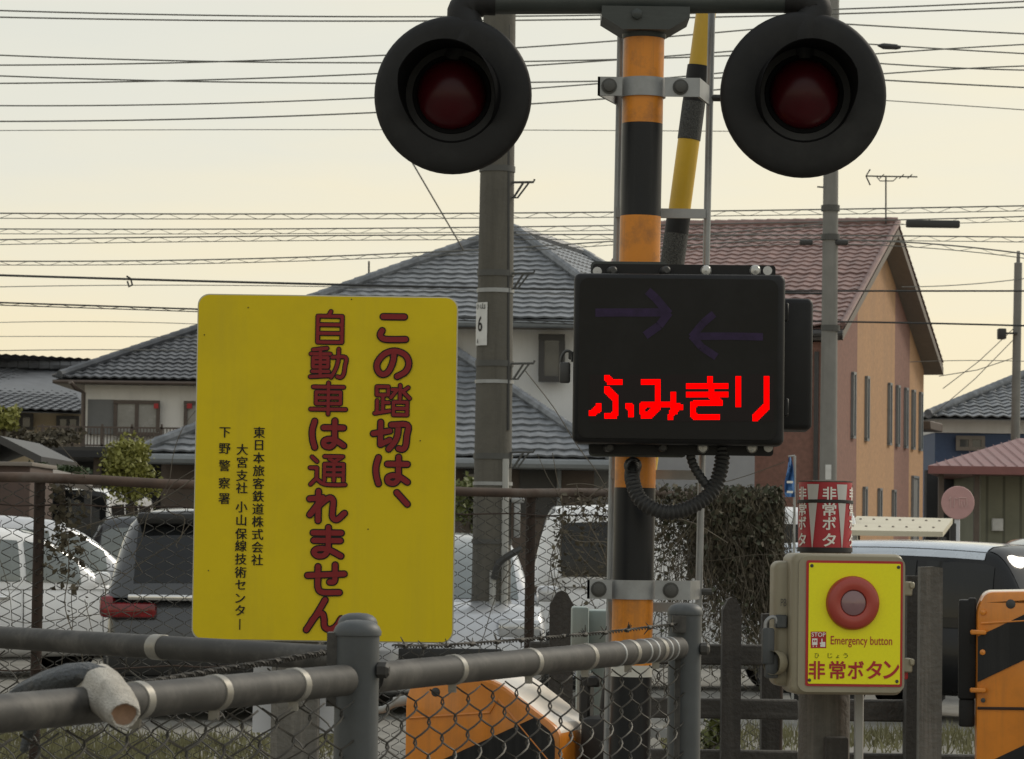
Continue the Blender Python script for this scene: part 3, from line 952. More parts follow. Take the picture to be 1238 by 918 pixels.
# --- right hand houses
nh = thing('house', 'navy and white house with grey tile roof at right edge', 'house', base(1190, 620, 88))
a0, a1 = W(1122, 504, 84), W(1420, 508, 84)
a1.z = a0.z
t0 = W(1275, 442, 89)
r = MB()
tiles(r, a0, a1, t0, t0, 0.3, 0.32, 0.05)
tiles(r, a0 + V((0, 10, 0)), a0, t0, t0, 0.3, 0.32, 0.05)
ro = r.build('roof', M['tile_grey'], nh, ang=50)
c = MB(); cap(c, a0 + V((0, 0, .08)), t0 + V((0, 0, .1)), 0.13); c.build('ridge_cap', M['tile_grey'], ro)
w = MB()
pbox(w, 1130, 506, 1410, 525, 84.7, 9)
w.build('upper_wall', M['wall_white'], nh)
w = MB()
pbox(w, 1130, 525, 1410, 662, 84.8, 8.8)
w.build('wall', M['wall_blue'], nh)
window(nh, 1156, 527, 1191, 545, 84.7, 0.1, True, 'pane', 'soffit')

rh = thing('hut', 'low hut with maroon roof and ribbed grey green walls', 'hut', base(1220, 640, 50))
r = MB()
a0, a1 = W(1122, 563, 48), W(1420, 566, 48)
a1.z = a0.z
t0, t1 = W(1232, 530, 51.5), W(1420, 530, 51.5)
t1.z = t0.z
r.add([a0, a1, t1, t0], [(0, 1, 2, 3)])
r.add([a0, t0, a0 + V((1.4, 7, 0))], [(0, 1, 2)])
r.add([a0, a1, a1 + V((0, 0, -.12)), a0 + V((0, 0, -.12))], [(3, 2, 1, 0)])
r.add([x + V((0, 0, -.12)) for x in (a0, a1)] + [a1 + V((0, 7, -.12)), a0 + V((1.4, 7, -.12))], [(0, 1, 2, 3)])
for k in range(1, 22):
    f_ = k / 22
    p = lerp(a0, a1, f_)
    tt = min(1, max(0, (p.x - a0.x) / (t0.x - a0.x)))
    q = lerp(a0, t0, tt) if p.x < t0.x else V((p.x, t0.y, t0.z))
    q.x = p.x
    r.tube([p + V((0, 0, .01)), q + V((0, 0, .02))], 0.007, 4)
r.build('roof', M['roof_maroon'], rh)
w = MB()
pbox(w, 1186, 566, 1410, 670, 49, 5)
w.build('wall', M['ribbed'], rh)
w = MB()
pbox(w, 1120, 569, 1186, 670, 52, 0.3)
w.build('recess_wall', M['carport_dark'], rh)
for x in (1135, 1178):
    w = MB()
    pbox(w, x, 569, x + 6, 670, 48.4, 0.12)
    w.build('post', M['trim_brown'], rh)
w = MB()
pbox(w, 1200, 627, 1213, 642, 48.9, 0.12, 0.01)
w.build('meter_box', M['plate_plain'], rh)

# ------------------------------------------------------------------ poles
def step_iron(mb, x, y, Y, sgn=1):
    k = 1 / S(Y)
    a = W(x, y, Y)
    L1 = 27 * k * sgn
    mb.tube([a + V((0, -.02, .0)), a + V((L1, -.02, .005)), a + V((L1 * 1.05, -.02, .03))], 0.011, 6)
    mb.tube([a + V((L1 * .55, -.02, .0)), a + V((L1 * .12, -.02, -.13)), a + V((-.01, -.02, -.13)), a + V((0, -.02, 0))], 0.011, 6)
    mb.tube([a + V((L1 * .80, -.02, .0)), a + V((L1 * .30, -.02, -.13)), a + V((L1 * .12, -.02, -.13))], 0.009, 6)

Yp = 27.0
po = thing('utility_pole', 'thick dark concrete utility pole with step irons and number 6 plate', 'utility pole', base(595, 600, Yp))
m_ = MB()
pt, pb = W(606, -120, Yp), W(593, 760, Yp)
dr = (pt - pb)
pbase = pb - dr * (pb.z / dr.z)
n_ = 24
m_.lathe([(0.172 - 0.045 * k / n_, dr.length * 1.3 * k / n_) for k in range(n_ + 1)] + [(0.001, dr.length * 1.3)], pbase, dr.normalized(), 28)
m_.build('shaft', M['concrete'], po)
def on_pole(y, off=0.0):
    t = (W(600, y, Yp).z - pbase.z) / (dr.normalized().z)
    c_ = pbase + dr.normalized() * t
    return c_, 0.172 - 0.045 * t / (dr.length * 1.3)
for y, hh, mt in ((205, .05, 'step_steel'), (331, .05, 'step_steel'), (352, .035, 'galv'), (462, .03, 'galv'), (440, .05, 'step_steel'), (552, .05, 'step_steel'), (585, .03, 'galv'), (655, .04, 'step_steel'), (729, .03, 'galv')):
    c_, rr = on_pole(y)
    b_ = MB()
    b_.lathe([(rr - .005, -hh / 2), (rr + .008, -hh / 2), (rr + .008, hh / 2), (rr - .005, hh / 2)], c_, dr.normalized(), 24)
    b_.build('band', M[mt], po)
for y in (205 + 16, 331, 440, 547):
    b_ = MB()
    step_iron(b_, 618, y, Yp - .05)
    b_.build('step_iron', M['step_steel'], po)
b_ = MB()
p = [W(614, y, Yp - .10) for y in (30, 150, 190, 250, 330, 400, 470, 520)]
b_.tube(p, 0.017, 6)
b_.build('cable', M['wire_dark'], po)
b_ = MB()
b_.tube([W(611, 555, Yp - .12), W(610, 700, Yp - .15), W(608, 800, Yp - .15), V((W(606, 900, Yp - .15).x, Yp - .15, 0))], 0.032, 8)
b_.tube([W(596, 690, Yp - .2), W(594, 800, Yp - .2), V((W(593, 900, Yp - .2).x, Yp - .2, 0))], 0.028, 8)
b_.build('conduit', M['pvc'], po)
b_ = MB()
pbox(b_, 618, 602, 634, 608, Yp - .1, .14, 0.01)
pbox(b_, 621, 608, 629, 650, Yp - .08, .1, 0.01)
b_.build('meter_bracket', M['galv'], po)
b_ = MB()
b_.tube(catmull([W(597, 700, Yp - .22), W(603, 682, Yp - .24), W(615, 672, Yp - .24), W(630, 664, Yp - .2)]), 0.03, 8)
b_.build('cable', M['wire_dark'], po)
b_ = MB()
c_, rr = on_pole(393)
na, nb = 0.62, 0.155
cpl = W(581, 393, Yp)
# curved number plate on the pole's left face
hh = 52 / S(Yp)
a0 = math.asin(max(-1, min(1, (cpl.x - c_.x) / (rr + .01))))
def plate_pt(x, z):
    an = a0 + x / (rr + .014)
    return V((c_.x + (rr + .014) * math.sin(an), c_.y - (rr + .014) * math.cos(an), z))
vs = []
for k in range(7):
    for z in (-hh / 2, hh / 2):
        vs.append(plate_pt(-.075 + .15 * k / 6, c_.z + z))
b_.add(vs, [(2 * k, 2 * k + 2, 2 * k + 3, 2 * k + 1) for k in range(6)])
pl = b_.build('number_plate', M['plate_plain'], po)
b_ = MB()
def plate_in(x, z):
    p = plate_pt(x - cpl.x, z)
    return p + V((-.003 * math.sin(-a0), -.003, 0))
letter(b_, '6', V((cpl.x, 0, c_.z)), 0.055, 0.13, 0.01, warp=plate_in)
letter(b_, '小', V((cpl.x - .035, 0, c_.z + .15)), 0.05, 0.05, 0.01, warp=plate_in)
letter(b_, '山', V((cpl.x + .03, 0, c_.z + .15)), 0.05, 0.05, 0.01, warp=plate_in)
letter(b_, '6', V((cpl.x - .03, 0, c_.z - .145)), 0.02, 0.04, 0.01, warp=plate_in)
b_.build('number', M['sign_ink'], pl)

Yq = 43.0
po = thing('utility_pole', 'slim grey utility pole in front of brick house', 'utility pole', base(1000, 620, Yq))
m_ = MB()
pt2, pb2 = W(1007, -80, Yq), W(1001, 600, Yq)
d2 = pt2 - pb2
pb2_ = pb2 - d2 * (pb2.z / d2.z)
m_.lathe([(0.125, 0), (0.088, d2.length * 1.35), (0.001, d2.length * 1.35)], pb2_, d2.normalized(), 20)
m_.build('shaft', M['concrete2'], po)
m_ = MB()
for y in (252, 287, 397):
    c_ = W(1004, y, Yq)
    m_.lathe([(.11, -.04), (.128, -.04), (.128, .04), (.11, .04)], c_, (0, 0, 1), 16)
m_.build('band', M['step_steel'], po)
for y0, xs in ((293, (975, 1018)),):
    for x in xs:
        m_ = MB()
        pbox(m_, x - 8, y0 - 3, x + 8, y0 + 3, Yq - .1, .1, .02)
        m_.build('cable_joint', M['wire_dark'], po)
m_ = MB()
pbox(m_, 998, 562, 1005, 580, Yq - .13, .03)
m_.build('number_plate', M['plate_plain'], po)
m_ = MB()
m_.tube([W(988, 226, Yq), W(1000, 227, Yq)], .012, 6)
m_.build('step_iron', M['step_steel'], po)

Yr = 80.0
po = thing('utility_pole', 'distant utility pole above the navy house at right edge', 'utility pole', base(1228, 620, Yr))
m_ = MB()
a, b = W(1231, 318, Yr), W(1227, 560, Yr)
d3 = a - b
b0 = b - d3 * (b.z / d3.z)
m_.lathe([(0.13, 0), (0.10, (a - b0).length), (.05, (a - b0).length + .01), (.04, (a - b0).length + .3), (.001, (a - b0).length + .3)], b0, d3.normalized(), 16)
m_.build('shaft', M['concrete2'], po)
m_ = MB()
pbox(m_, 1207, 397, 1217, 410, Yr - .2, .25, .03)
pbox(m_, 1217, 402, 1230, 404, Yr - .15, .1)
m_.build('transformer', M['wire_dark'], po)

# ------------------------------------------------------------------ overhead wires
def quad(p0, p1, p2, x):
    (x0, y0), (x1, y1), (x2, y2) = p0, p1, p2
    return (y0 * (x - x1) * (x - x2) / ((x0 - x1) * (x0 - x2)) + y1 * (x - x0) * (x - x2) / ((x1 - x0) * (x1 - x2)) + y2 * (x - x0) * (x - x1) / ((x2 - x0) * (x2 - x1)))

def wire(label, pts, Y, r=0.010, x0=-220, x1=1460, spiral=0.0, m='wire_sky', turns=38):
    n = 40
    xs = [x0 + (x1 - x0) * k / n for k in range(n + 1)]
    P = [W(x, quad(*pts, x), Y) for x in xs]
    mb = MB()
    r *= .85
    mb.tube(P, r, 5)
    if spiral:
        L = []
        a_ = P[0]
        N = int((P[-1] - P[0]).length / .52) * 10
        for k in range(N + 1):
            t = k / N
            x = x0 + (x1 - x0) * t
            c_ = W(x, quad(*pts, x), Y)
            an = 2 * PI * (N / 10) * t
            L.append(c_ + V((0, spiral * math.cos(an), -spiral + spiral * math.sin(an))))
        mb.tube(L, r * 0.36, 4)
        mb.tube([p + V((0, 0, -2 * spiral)) for p in P], r * 0.6, 4)
    o = mb.build('overhead_wire', M[m])
    tag(o, label, 'wire', 'overhead wires')
    return o
wires = [
 ('topmost thin wire passing behind the crossing light arm', ((0, 13), (600, 20), (1238, 2)), 36, .011),
 ('second thin wire from top, close below the topmost', ((0, 21), (600, 25), (1238, 9)), 36, .011),
 ('thin wire dipping left and rising past the mast, first of crossing pair', ((0, 79), (290, 74), (815, 44)), 38, .011),
 ('nearly level wire of the upper crossing pair at left', ((0, 67), (290, 75), (815, 70)), 38, .011),
 ('rising wire of the lower crossing pair at left', ((0, 101), (200, 98), (740, 73)), 38, .011),
 ('level wire of the lower crossing pair at left', ((0, 92), (200, 98), (740, 98)), 38, .011),
 ('thin wire meeting left lamp at its centre height', ((0, 128), (460, 118), (740, 100)), 40, .011),
 ('thin wire below the lamp centre, second of three parallel ones', ((0, 147), (460, 136), (740, 119)), 40, .012),
 ('faint level wire level with lower rim of the left lamp', ((0, 158), (460, 157), (1000, 160)), 50, .008),
]
for l_, p_, y_, r_ in wires:
    wire(l_, p_, y_, r_, x1=990 if 'pair' in l_ or 'lamp' in l_ else 1460)
for l_, p_, y_, r_ in (
 ('highest wire running right from the right lamp edge', ((1000, 28), (1120, 35), (1238, 41)), 40, .012),
 ('wire rising to right past the dark splice by right lamp', ((1000, 70), (1150, 59), (1238, 54)), 40, .011),
 ('wire falling to right past the dark splice by right lamp', ((1000, 50), (1150, 60), (1238, 65)), 40, .011),
 ('upper of two wires crossing right of right lamp', ((1000, 72), (1150, 82), (1238, 85)), 40, .011),
 ('lower of two wires crossing right of right lamp', ((1000, 95), (1150, 84), (1238, 80)), 40, .011),
 ('straight wire sloping down right of the right lamp lens', ((1000, 93), (1120, 100), (1238, 106)), 40, .012),
 ('faint wire sloping down below the right lamp wires', ((1000, 117), (1120, 125), (1238, 133)), 48, .009)):
    wire(l_, p_, y_, r_, x0=985)
wire('upper spiral hung cable crossing above the house roofs', ((0, 258), (577, 258), (1238, 249)), 44, .012, spiral=.035)
wire('second spiral hung cable crossing above the house roofs', ((0, 277), (577, 275), (1238, 262)), 46, .011, spiral=.035)
wire('third spiral hung cable sagging toward the main roof', ((0, 290), (400, 285), (1238, 287)), 46, .012, spiral=.035)
wire('fourth cable bundle meeting the main roof slope', ((0, 316), (300, 313), (577, 302)), 50, .013, spiral=.03, x1=1010)
wire('dark cable sagging just above the yellow sign', ((0, 333), (240, 340), (577, 348)), 50, .022, m='wire_dark', x1=1010)
wire('thin cable just under the dark sagging cable', ((0, 347), (240, 345), (577, 352)), 55, .009, x1=1010)
wire('double cable ending behind upper left of yellow sign', ((0, 366), (120, 370), (240, 374)), 50, .016, spiral=.02, m='wire_dark', x1=700)
wire('faint cable over the cream house roof, upper of two', ((0, 390), (120, 389), (240, 392)), 60, .008, x1=700)
wire('faint cable over the cream house roof, middle of three', ((0, 407), (120, 407), (240, 408)), 60, .008, x1=420)
wire('faint cable lowest above the far left grey roof', ((0, 424), (120, 423), (240, 424)), 60, .010, x1=420)
wire('cable sloping down rightwards from the slim pole joint', ((800, 300), (1004, 290), (1238, 307)), 43, .012, spiral=.03, x0=780)
wire('dark cable crossing the brick gable above the windows', ((1004, 352), (1120, 352), (1238, 352)), 43, .015, m='wire_dark', x0=820)
wire('dark cable across the brick gable, lower of two', ((1004, 389), (1120, 391), (1238, 394)), 43, .015, m='wire_dark', x0=820)
wire('thin wire from the distant pole across the gable eave', ((1100, 347), (1170, 344), (1238, 337)), 70, .012, x0=1090)
wire('faint level wire beside the gable eave at right', ((1120, 437), (1180, 436), (1238, 437)), 75, .011, x0=1100)
for k, (xa, ya, xb, yb, lb) in enumerate(((1228, 395, 1140, 470, 'steep service drop wire left of distant pole, upper'), (1228, 408, 1130, 500, 'steep service drop wire left of distant pole, middle'), (1228, 432, 1135, 455, 'service drop wire left of distant pole, flattest'))):
    mb = MB()
    mb.tube([W(xa, ya, 80), W((xa + xb) / 2, (ya + yb) / 2 + 4, 80), W(xb, yb, 80)], 0.011, 5)
    tag(mb.build('drop_wire', M['wire_sky']), lb, 'wire', 'service drop wires')
mb = MB()
mb.tube([W(480, 165, 46), W(505, 208, 46), W(560, 302, 50)], 0.012, 5)
tag(mb.build('drop_wire', M['wire_sky']), 'slanting wire falling from left lamp to the main roof', 'wire')
mb = MB()
pbox(mb, 1096, 266, 1161, 275, 44, .12, .02)
tag(mb.build('cable_closure', M['wire_dark']), 'long dark cable closure hanging beside red roof ridge', 'cable closure')
mb = MB()
mb.tube([W(1061, 55, 40), W(1068, 56, 40), W(1084, 57, 40), W(1089, 58, 40)], [.012, .04, .035, .012], 8)
tag(mb.build('cable_splice', M['wire_dark']), 'small dark splice on the wire right of right lamp', 'cable splice')
mb = MB()
mb.tube([W(153, 334, 50), W(158, 337, 50), W(160, 345, 50), W(156, 347, 50), W(154, 340, 50)], .016, 6)
tag(mb.build('cable_loop', M['wire_dark']), 'small loop clamp on the dark cable at left', 'cable clamp')
mb = MB()
pz = W(446, 334, 60)
mb.tube([W(446, 316, 60), W(446, 345, 60)], .02, 6)
tag(mb.build('lightning_rod', M['wire_dark']), 'short thin rod standing on left slope of main roof', 'rod')

# ------------------------------------------------------------------ vehicles
def vehicle(name, label, cat, pos, head, L, Wd, H, belt, hood, cab, paint, sides, roofm=None, glass='glass_car', front=True, group='cars parked behind the fence', wr=0.30, cabm=None, rear_over=0.75, front_over=0.8, inset=0.14, pw=1.7, seams=()):
    """x forward from the rear bumper, y left. cab = rear base, rear top, front top, front base along x"""
    t = thing(name, label, cat, V((pos[0], pos[1], 0)), group)
    MM = Matrix.Translation(V((pos[0], pos[1], 0))) @ Matrix.Rotation(head, 4, 'Z')
    hw = Wd / 2
    deck = [(0, belt * .62, .86), (.05, belt * .93, .93), (.16, belt, .97), (.6, belt, 1.0), (cab[3] - .3, belt, 1.0), (cab[3] + .05, belt - .03, 1.0), (L - .35, hood + .02, .97), (L - .10, hood - .08, .91), (L, hood * .62, .82)]
    deck = [d for d in deck if 0 <= d[0] <= L]
    deck.sort()
    b = MB(); b.M = MM
    rings = []
    for x, zt, k in deck:
        w_ = hw * k
        half = [(0, .22), (w_ * .8, .22), (w_ * .96, .30), (w_, .50), (w_ * .985, max(.52, zt - .12)), (w_ * .94, max(.54, zt - .015)), (w_ * .6, zt + .01), (0, zt + .018)]
        ring = half + [(-y, z) for y, z in half[-2:0:-1]]
        rings.append([V((x, y, z)) for y, z in ring])
    n = len(rings[0])
    fs = []
    for i in range(len(rings) - 1):
        for k in range(n):
            fs.append((i * n + k, (i + 1) * n + k, (i + 1) * n + (k + 1) % n, i * n + (k + 1) % n))
    fs += [tuple(range(n)), tuple((len(rings) - 1) * n + k for k in range(n))[::-1]]
    b.add([p for q in rings for p in q], fs)
    b.build('body', M[paint], t, ang=55)
    wb, wt = hw * .97, hw * .97 - inset
    zb, hc = belt - .05, H - belt + .05
    e0, e1 = cab[1] - cab[0], cab[3] - cab[2]
    def hgt(x):
        """roof line: rises over the rear screen, a shallow crown, falls down the windscreen"""
        def ramp_(t):
            t = max(0, min(1, t))
            return 1 - (1 - t) ** pw
        crown = 1 - .05 * ((x - (cab[1] + cab[2]) / 2) / ((cab[2] - cab[1]) / 2 + .01)) ** 2 if cab[1] <= x <= cab[2] else .95
        return hc * min(crown, .95 * ramp_((x - cab[0]) / e0) if x < cab[1] else .95 * ramp_((cab[3] - x) / e1) if x > cab[2] else crown)
    SEC = [(1.0, 0), (.99, .22), (.965, .45), (.93, .66), (.885, .83), (.83, .93), (.70, .985), (.40, 1.005), (0, 1.01)]
    def cpt(x, q, off=0.0):
        """q runs 0..8 up the near half of the section, 8..16 down the far half; negative y first"""
        sgn_ = -1 if q <= 8 else 1
        qq = q if q <= 8 else 16 - q
        k_ = min(7, int(qq)); f_ = qq - k_
        yy = lerp(SEC[k_][0], SEC[k_ + 1][0], f_); zz = lerp(SEC[k_][1], SEC[k_ + 1][1], f_)
        w_ = wb - (wb - wt) * max(0, (1 - yy)) / .17 if yy > .83 else wt * yy / .83
        ny, nz_ = (1, .25) if qq < 4.5 else (.25, 1)
        return V((x, sgn_ * (w_ + off * ny), zb + zz * hgt(x) + off * nz_))
    XS = sorted(set([cab[0] + e0 * k / 8 for k in range(9)] + [lerp(cab[1], cab[2], k / 8) for k in range(9)] + [cab[2] + e1 * k / 8 for k in range(9)]))
    b = MB(); b.M = MM
    b.add([cpt(x, q) for x in XS for q in range(17)], [(i * 17 + q, (i + 1) * 17 + q, (i + 1) * 17 + q + 1, i * 17 + q + 1) for i in range(len(XS) - 1) for q in range(16)])
    co = b.build('cabin', M[cabm or paint], t, ang=60)
    def glassp(x0, x1, q0, q1, nm, mt, n=10, m_=8, off=.007):
        b = MB(); b.M = MM
        b.add([cpt(lerp(x0, x1, i / n), lerp(q0, q1, k / m_), off) for i in range(n + 1) for k in range(m_ + 1)],
              [(i * (m_ + 1) + k, (i + 1) * (m_ + 1) + k, (i + 1) * (m_ + 1) + k + 1, i * (m_ + 1) + k + 1) for i in range(n) for k in range(m_)])
        return b.build(nm, M[mt], t, ang=60)
    for x0, x1 in sides:
        glassp(x0, x1, .55, 3.75, 'side_window', glass)
        glassp(x0, x1, 15.45, 12.25, 'side_window', glass)
    glassp(cab[2] + e1 * .06, cab[3] - e1 * .06, 5.2, 10.8, 'windscreen', glass)
    glassp(cab[0] + e0 * .10, cab[1] - e0 * .08, 5.2, 10.8, 'rear_window', glass)
    if roofm:
        glassp(cab[1] - e0 * .02, cab[2] + e1 * .02, 4.05, 11.95, 'roof', roofm, 8, 12, .009)
    for s_ in (-1, 1):
        for x in seams:
            b = MB(); b.M = MM
            b.tube([(x, s_ * (hw * .985 + .001), belt - .05), (x, s_ * (hw * 1.0 + .001), .75), (x, s_ * (hw + .001), .50), (x + .05, s_ * hw * .97, .32)], .0045, 4)
            b.build('door_seam', M['trim_black'], t)
    for x in (rear_over, L - front_over):
        for s_ in (-1, 1):
            a_ = MB(); a_.M = MM
            a_.lathe([(.001, .0), (wr + .07, .0), (wr + .07, -.12)], (x, s_ * (hw + .004), wr), (0, s_, 0), 24)
            a_.build('wheel_arch', M['trim_black'], t)
            a_ = MB(); a_.M = MM
            a_.lathe([(wr * .62, .018), (wr * .93, .022), (wr, .0), (wr, -.16), (wr * .6, -.18)], (x, s_ * (hw + .006), wr), (0, s_, 0), 24)
            wh = a_.build('wheel', M['tyre'], t)
            a_ = MB(); a_.M = MM
            a_.lathe([(.001, .018), (wr * .2, .022), (wr * .22, .008), (wr * .55, .004), (wr * .63, .02)], (x, s_ * (hw + .006), wr), (0, s_, 0), 20)
            a_.build('rim', M['rim'], wh)
    for s_ in (-1, 1):
        a_ = MB(); a_.M = MM
        a_.rbox((L - .10, s_ * hw * .66, hood - .17), (.16, hw * .42, .16), .04, 2)
        a_.build('headlight', M['head_clear'], t)
        a_ = MB(); a_.M = MM
        a_.rbox((cab[3] - .25, s_ * (hw + .09), belt + .06), (.10, .20, .14), .04, 2)
        a_.build('mirror', M[paint], t)
        for x in (lerp(cab[0], cab[3], .26), lerp(cab[0], cab[3], .56)):
            a_ = MB(); a_.M = MM
            a_.rbox((x, s_ * (hw + .002), belt - .13), (.20, .05, .035), .014, 2)
            a_.build('handle', M['chrome'], t)
    if front:
        a_ = MB(); a_.M = MM
        a_.rbox((L - .02, 0, hood * .55), (.06, hw * 1.0, .14), .02, 2)
        a_.build('grille', M['trim_black'], t)
    return t, MM

# black sport utility vehicle, its rear towards us
pv = W(263, 700, 25.2)
tv, MM = vehicle('parked_suv', 'dark grey parked SUV seen from behind left of yellow sign', 'car', (pv.x, 25.2), R(90), 4.5, 1.84, 1.70, 1.02, 0.98, (0.02, .50, 2.5, 3.4), 'paint_grey', [(.55, 1.5), (1.6, 2.6)], glass='glass_tint', wr=.35, inset=.20, group=None, seams=(1.0, 2.0, 3.0))
for s_ in (-1, 1):
    a_ = MB(); a_.M = MM
    a_.rbox((.05, s_ * .70, .87), (.14, .44, .12), .03, 2)
    a_.rbox((.12, s_ * .875, .90), (.25, .12, .18), .04, 2)
    a_.build('tail_light', M['tail_red'], tv)
a_ = MB(); a_.M = MM
a_.rbox((.015, 0, .975), (.05, 1.42, .05), .015, 2)
a_.build('chrome_strip', M['chrome'], tv)
a_ = MB(); a_.M = MM
a_.rbox((.36, 0, 1.60), (.28, 1.36, .10), .04, 2)
a_.build('spoiler', M['trim_black'], tv)
a_ = MB(); a_.M = MM
a_.rbox((-.005, 0, .80), (.03, .36, .17), .01, 1)
a_.build('number_plate', M['plate_plain'], tv)
a_ = MB(); a_.M = MM
a_.rbox((.02, 0, .48), (.14, 1.72, .26), .05, 2)
a_.build('bumper', M['trim_black'], tv)
a_ = MB(); a_.M = MM
a_.tube([(.07, .1, 1.09), (.06, -.35, 1.12)], .012, 6)
a_.build('wiper', M['trim_black'], tv)

def park(px, Y, hd, anchor):
    """ground position that puts the car's point (x, y) at depth Y behind photo pixel px"""
    a = W(px, 700, Y)
    return V((a.x, Y, 0)) - Matrix.Rotation(hd, 3, 'Z') @ V((anchor[0], anchor[1], 0))
hd = R(38)
pv = park(138, 32.5, hd, (3.15, -.8))
vehicle('parked_car', 'white parked wagon nearest the left picture edge', 'car', pv, hd, 4.3, 1.70, 1.54, .95, .88, (.10, .85, 2.10, 3.18), 'paint_white', [(.35, 1.15), (1.25, 2.05), (2.12, 2.75)], wr=.31, group='white cars parked at left', seams=(1.2, 2.08, 3.0))
pv = park(168, 37.5, hd, (3.3, -.8))
vehicle('parked_car', 'silver parked wagon just behind the white wagon', 'car', pv, hd, 4.4, 1.72, 1.66, .98, .90, (.10, .8, 2.2, 3.3), 'paint_silver', [(.4, 1.2), (1.3, 2.1), (2.2, 2.85)], wr=.31, group='white cars parked at left', seams=(1.2, 2.1))
pv = park(80, 46, R(84), (0, 0))
vehicle('parked_van', 'pale van whose roof shows far behind the silver wagon', 'van', pv, R(84), 3.3, 1.3, 2.12, 1.1, 1.0, (.02, .14, 2.9, 3.25), 'paint_white', [(.2, 1.0), (1.1, 1.9), (2.0, 2.8)], glass='glass_tint', group=None, inset=.06, pw=3)
pv = W(492, 700, 28.6)
vehicle('parked_car', 'silver parked car facing us, bonnet beside concrete pole', 'car', (pv.x, 30.6), R(-84), 4.2, 1.74, 1.52, .94, .90, (.10, .8, 2.0, 3.15), 'paint_silver', [(.5, 1.2), (1.3, 2.1)], wr=.31, group=None)
pv = park(640, 32, R(180), (3.30, 0))
vehicle('parked_van', 'white one box mini van behind striped mast and vines', 'van', pv, R(180), 3.30, 1.48, 1.84, 1.06, 1.02, (.03, .12, 3.04, 3.29), 'paint_white', [(.2, .95), (1.05, 1.75), (2.42, 3.0)], glass='glass_tint', wr=.27, inset=.08, group=None, pw=2.2, seams=(1.0, 2.0, 2.95), front_over=.35)
hd = R(-38)
pv = park(1238, 26.0, hd, (2.66, -.72))
vehicle('parked_van', 'black mini wagon with pale blue roof right of button box', 'van', pv, hd, 3.4, 1.48, 1.50, 0.84, .82, (.03, .14, 2.25, 2.68), 'paint_black', [(.12, .85), (.93, 1.62), (1.72, 2.36)], glass='glass_tint', roofm='paint_sky', wr=.29, inset=.09, group=None, pw=2.2, seams=(.9, 1.67, 2.4))
pv = W(1222, 690, 31)
vehicle('parked_car', 'silver parked car peeking above right barrier machine', 'car', (pv.x, 31), R(20), 4.3, 1.7, 1.50, .92, .86, (.10, .8, 2.2, 3.2), 'paint_silver', [(.5, 1.2), (1.3, 2.1)], wr=.31, group=None)
pv = W(1180, 660, 38)
vehicle('parked_car', 'dark parked car behind silver one at right edge', 'car', (pv.x, 38), R(5), 4.2, 1.7, 1.58, .95, .90, (.10, .6, 2.6, 3.4), 'paint_grey', [(.4, 1.2), (1.3, 2.4)], wr=.31, group=None)
pv = W(66, 640, 41)
vehicle('parked_car', 'dark parked car showing only its roof between wagon and SUV', 'car', (pv.x, 42.5), R(8), 4.0, 1.7, 1.72, .98, .90, (.10, .5, 2.2, 3.0), 'paint_grey', [(.4, 1.2), (1.3, 2.0)], wr=.31, group=None)

# cream riveted panel of a truck cover behind the black wagon
tcv = thing('truck_cover', 'cream riveted sheet cover standing above the black wagon', 'cover', base(1095, 640, 31))
m_ = MB()
q = [W(1018, 641, 30.5), W(1140, 643, 30.5), W(1152, 627, 32.5), W(1036, 624, 32.5)]
m_.add(q + [p - V((0, 0, .05)) for p in q], [(0, 1, 2, 3), (4, 7, 6, 5), (0, 4, 5, 1), (1, 5, 6, 2), (2, 6, 7, 3), (3, 7, 4, 0)])
m_.build('sheet', M['cream_metal'], tcv)
m_ = MB()
for k in range(7):
    for f_ in (.25, .75):
        p = lerp(lerp(q[0], q[1], (k + .5 + (.2 if f_ > .5 else 0)) / 7.4), lerp(q[3], q[2], (k + .5) / 7.4), f_)
        m_.lathe([(.015, 0), (.011, .008), (.001, .010)], p + V((0, 0, .004)), (0, -.3, .95), 8)
m_.build('rivets', M['soffit'], tcv)
for p in q:
    m_ = MB()
    m_.box((p.x, p.y, (p.z - .05) / 2), (.06, .06, p.z - .05))
    m_.build('leg', M['trim_dark'], tcv)

# faded round sign
sg = thing('road_sign', 'round sunbleached red sign on white post near hut', 'road sign', base(1158, 640, 40))
m_ = MB()
c_ = W(1158, 608, 40)
m_.lathe([(.001, -.02), (.205, -.02), (.21, 0), (.205, .012), (.001, .012)], c_, (0, -1, 0), 36)
m_.build('disc', M['faded_red'], sg)
m_ = MB()
k = 1 / S(40)
for pts in (((-11, 3), (-9, 7), (-9, -6)), ((-5, -6), (-4, 5), (-1, 5)), ((1, 6), (10, 6), (11, -2), (9, -6)), ((1, 6), (2, -5)), ((4, 2), (5, -5)), ((7, 2), (8, -4))):
    for a, b in zip(pts, pts[1:]):
        p0, p1 = c_ + V((a[0] * k, -.016, a[1] * k)), c_ + V((b[0] * k, -.016, b[1] * k))
        m_.tube([p0, p1], .006, 5)
m_.build('marks', M['faded_pink'], sg)
m_ = MB()
m_.tube([V((c_.x, c_.y + .04, 0)), c_ + V((0, .04, .1))], .035, 10)
m_.build('post', M['white_panel'], sg)

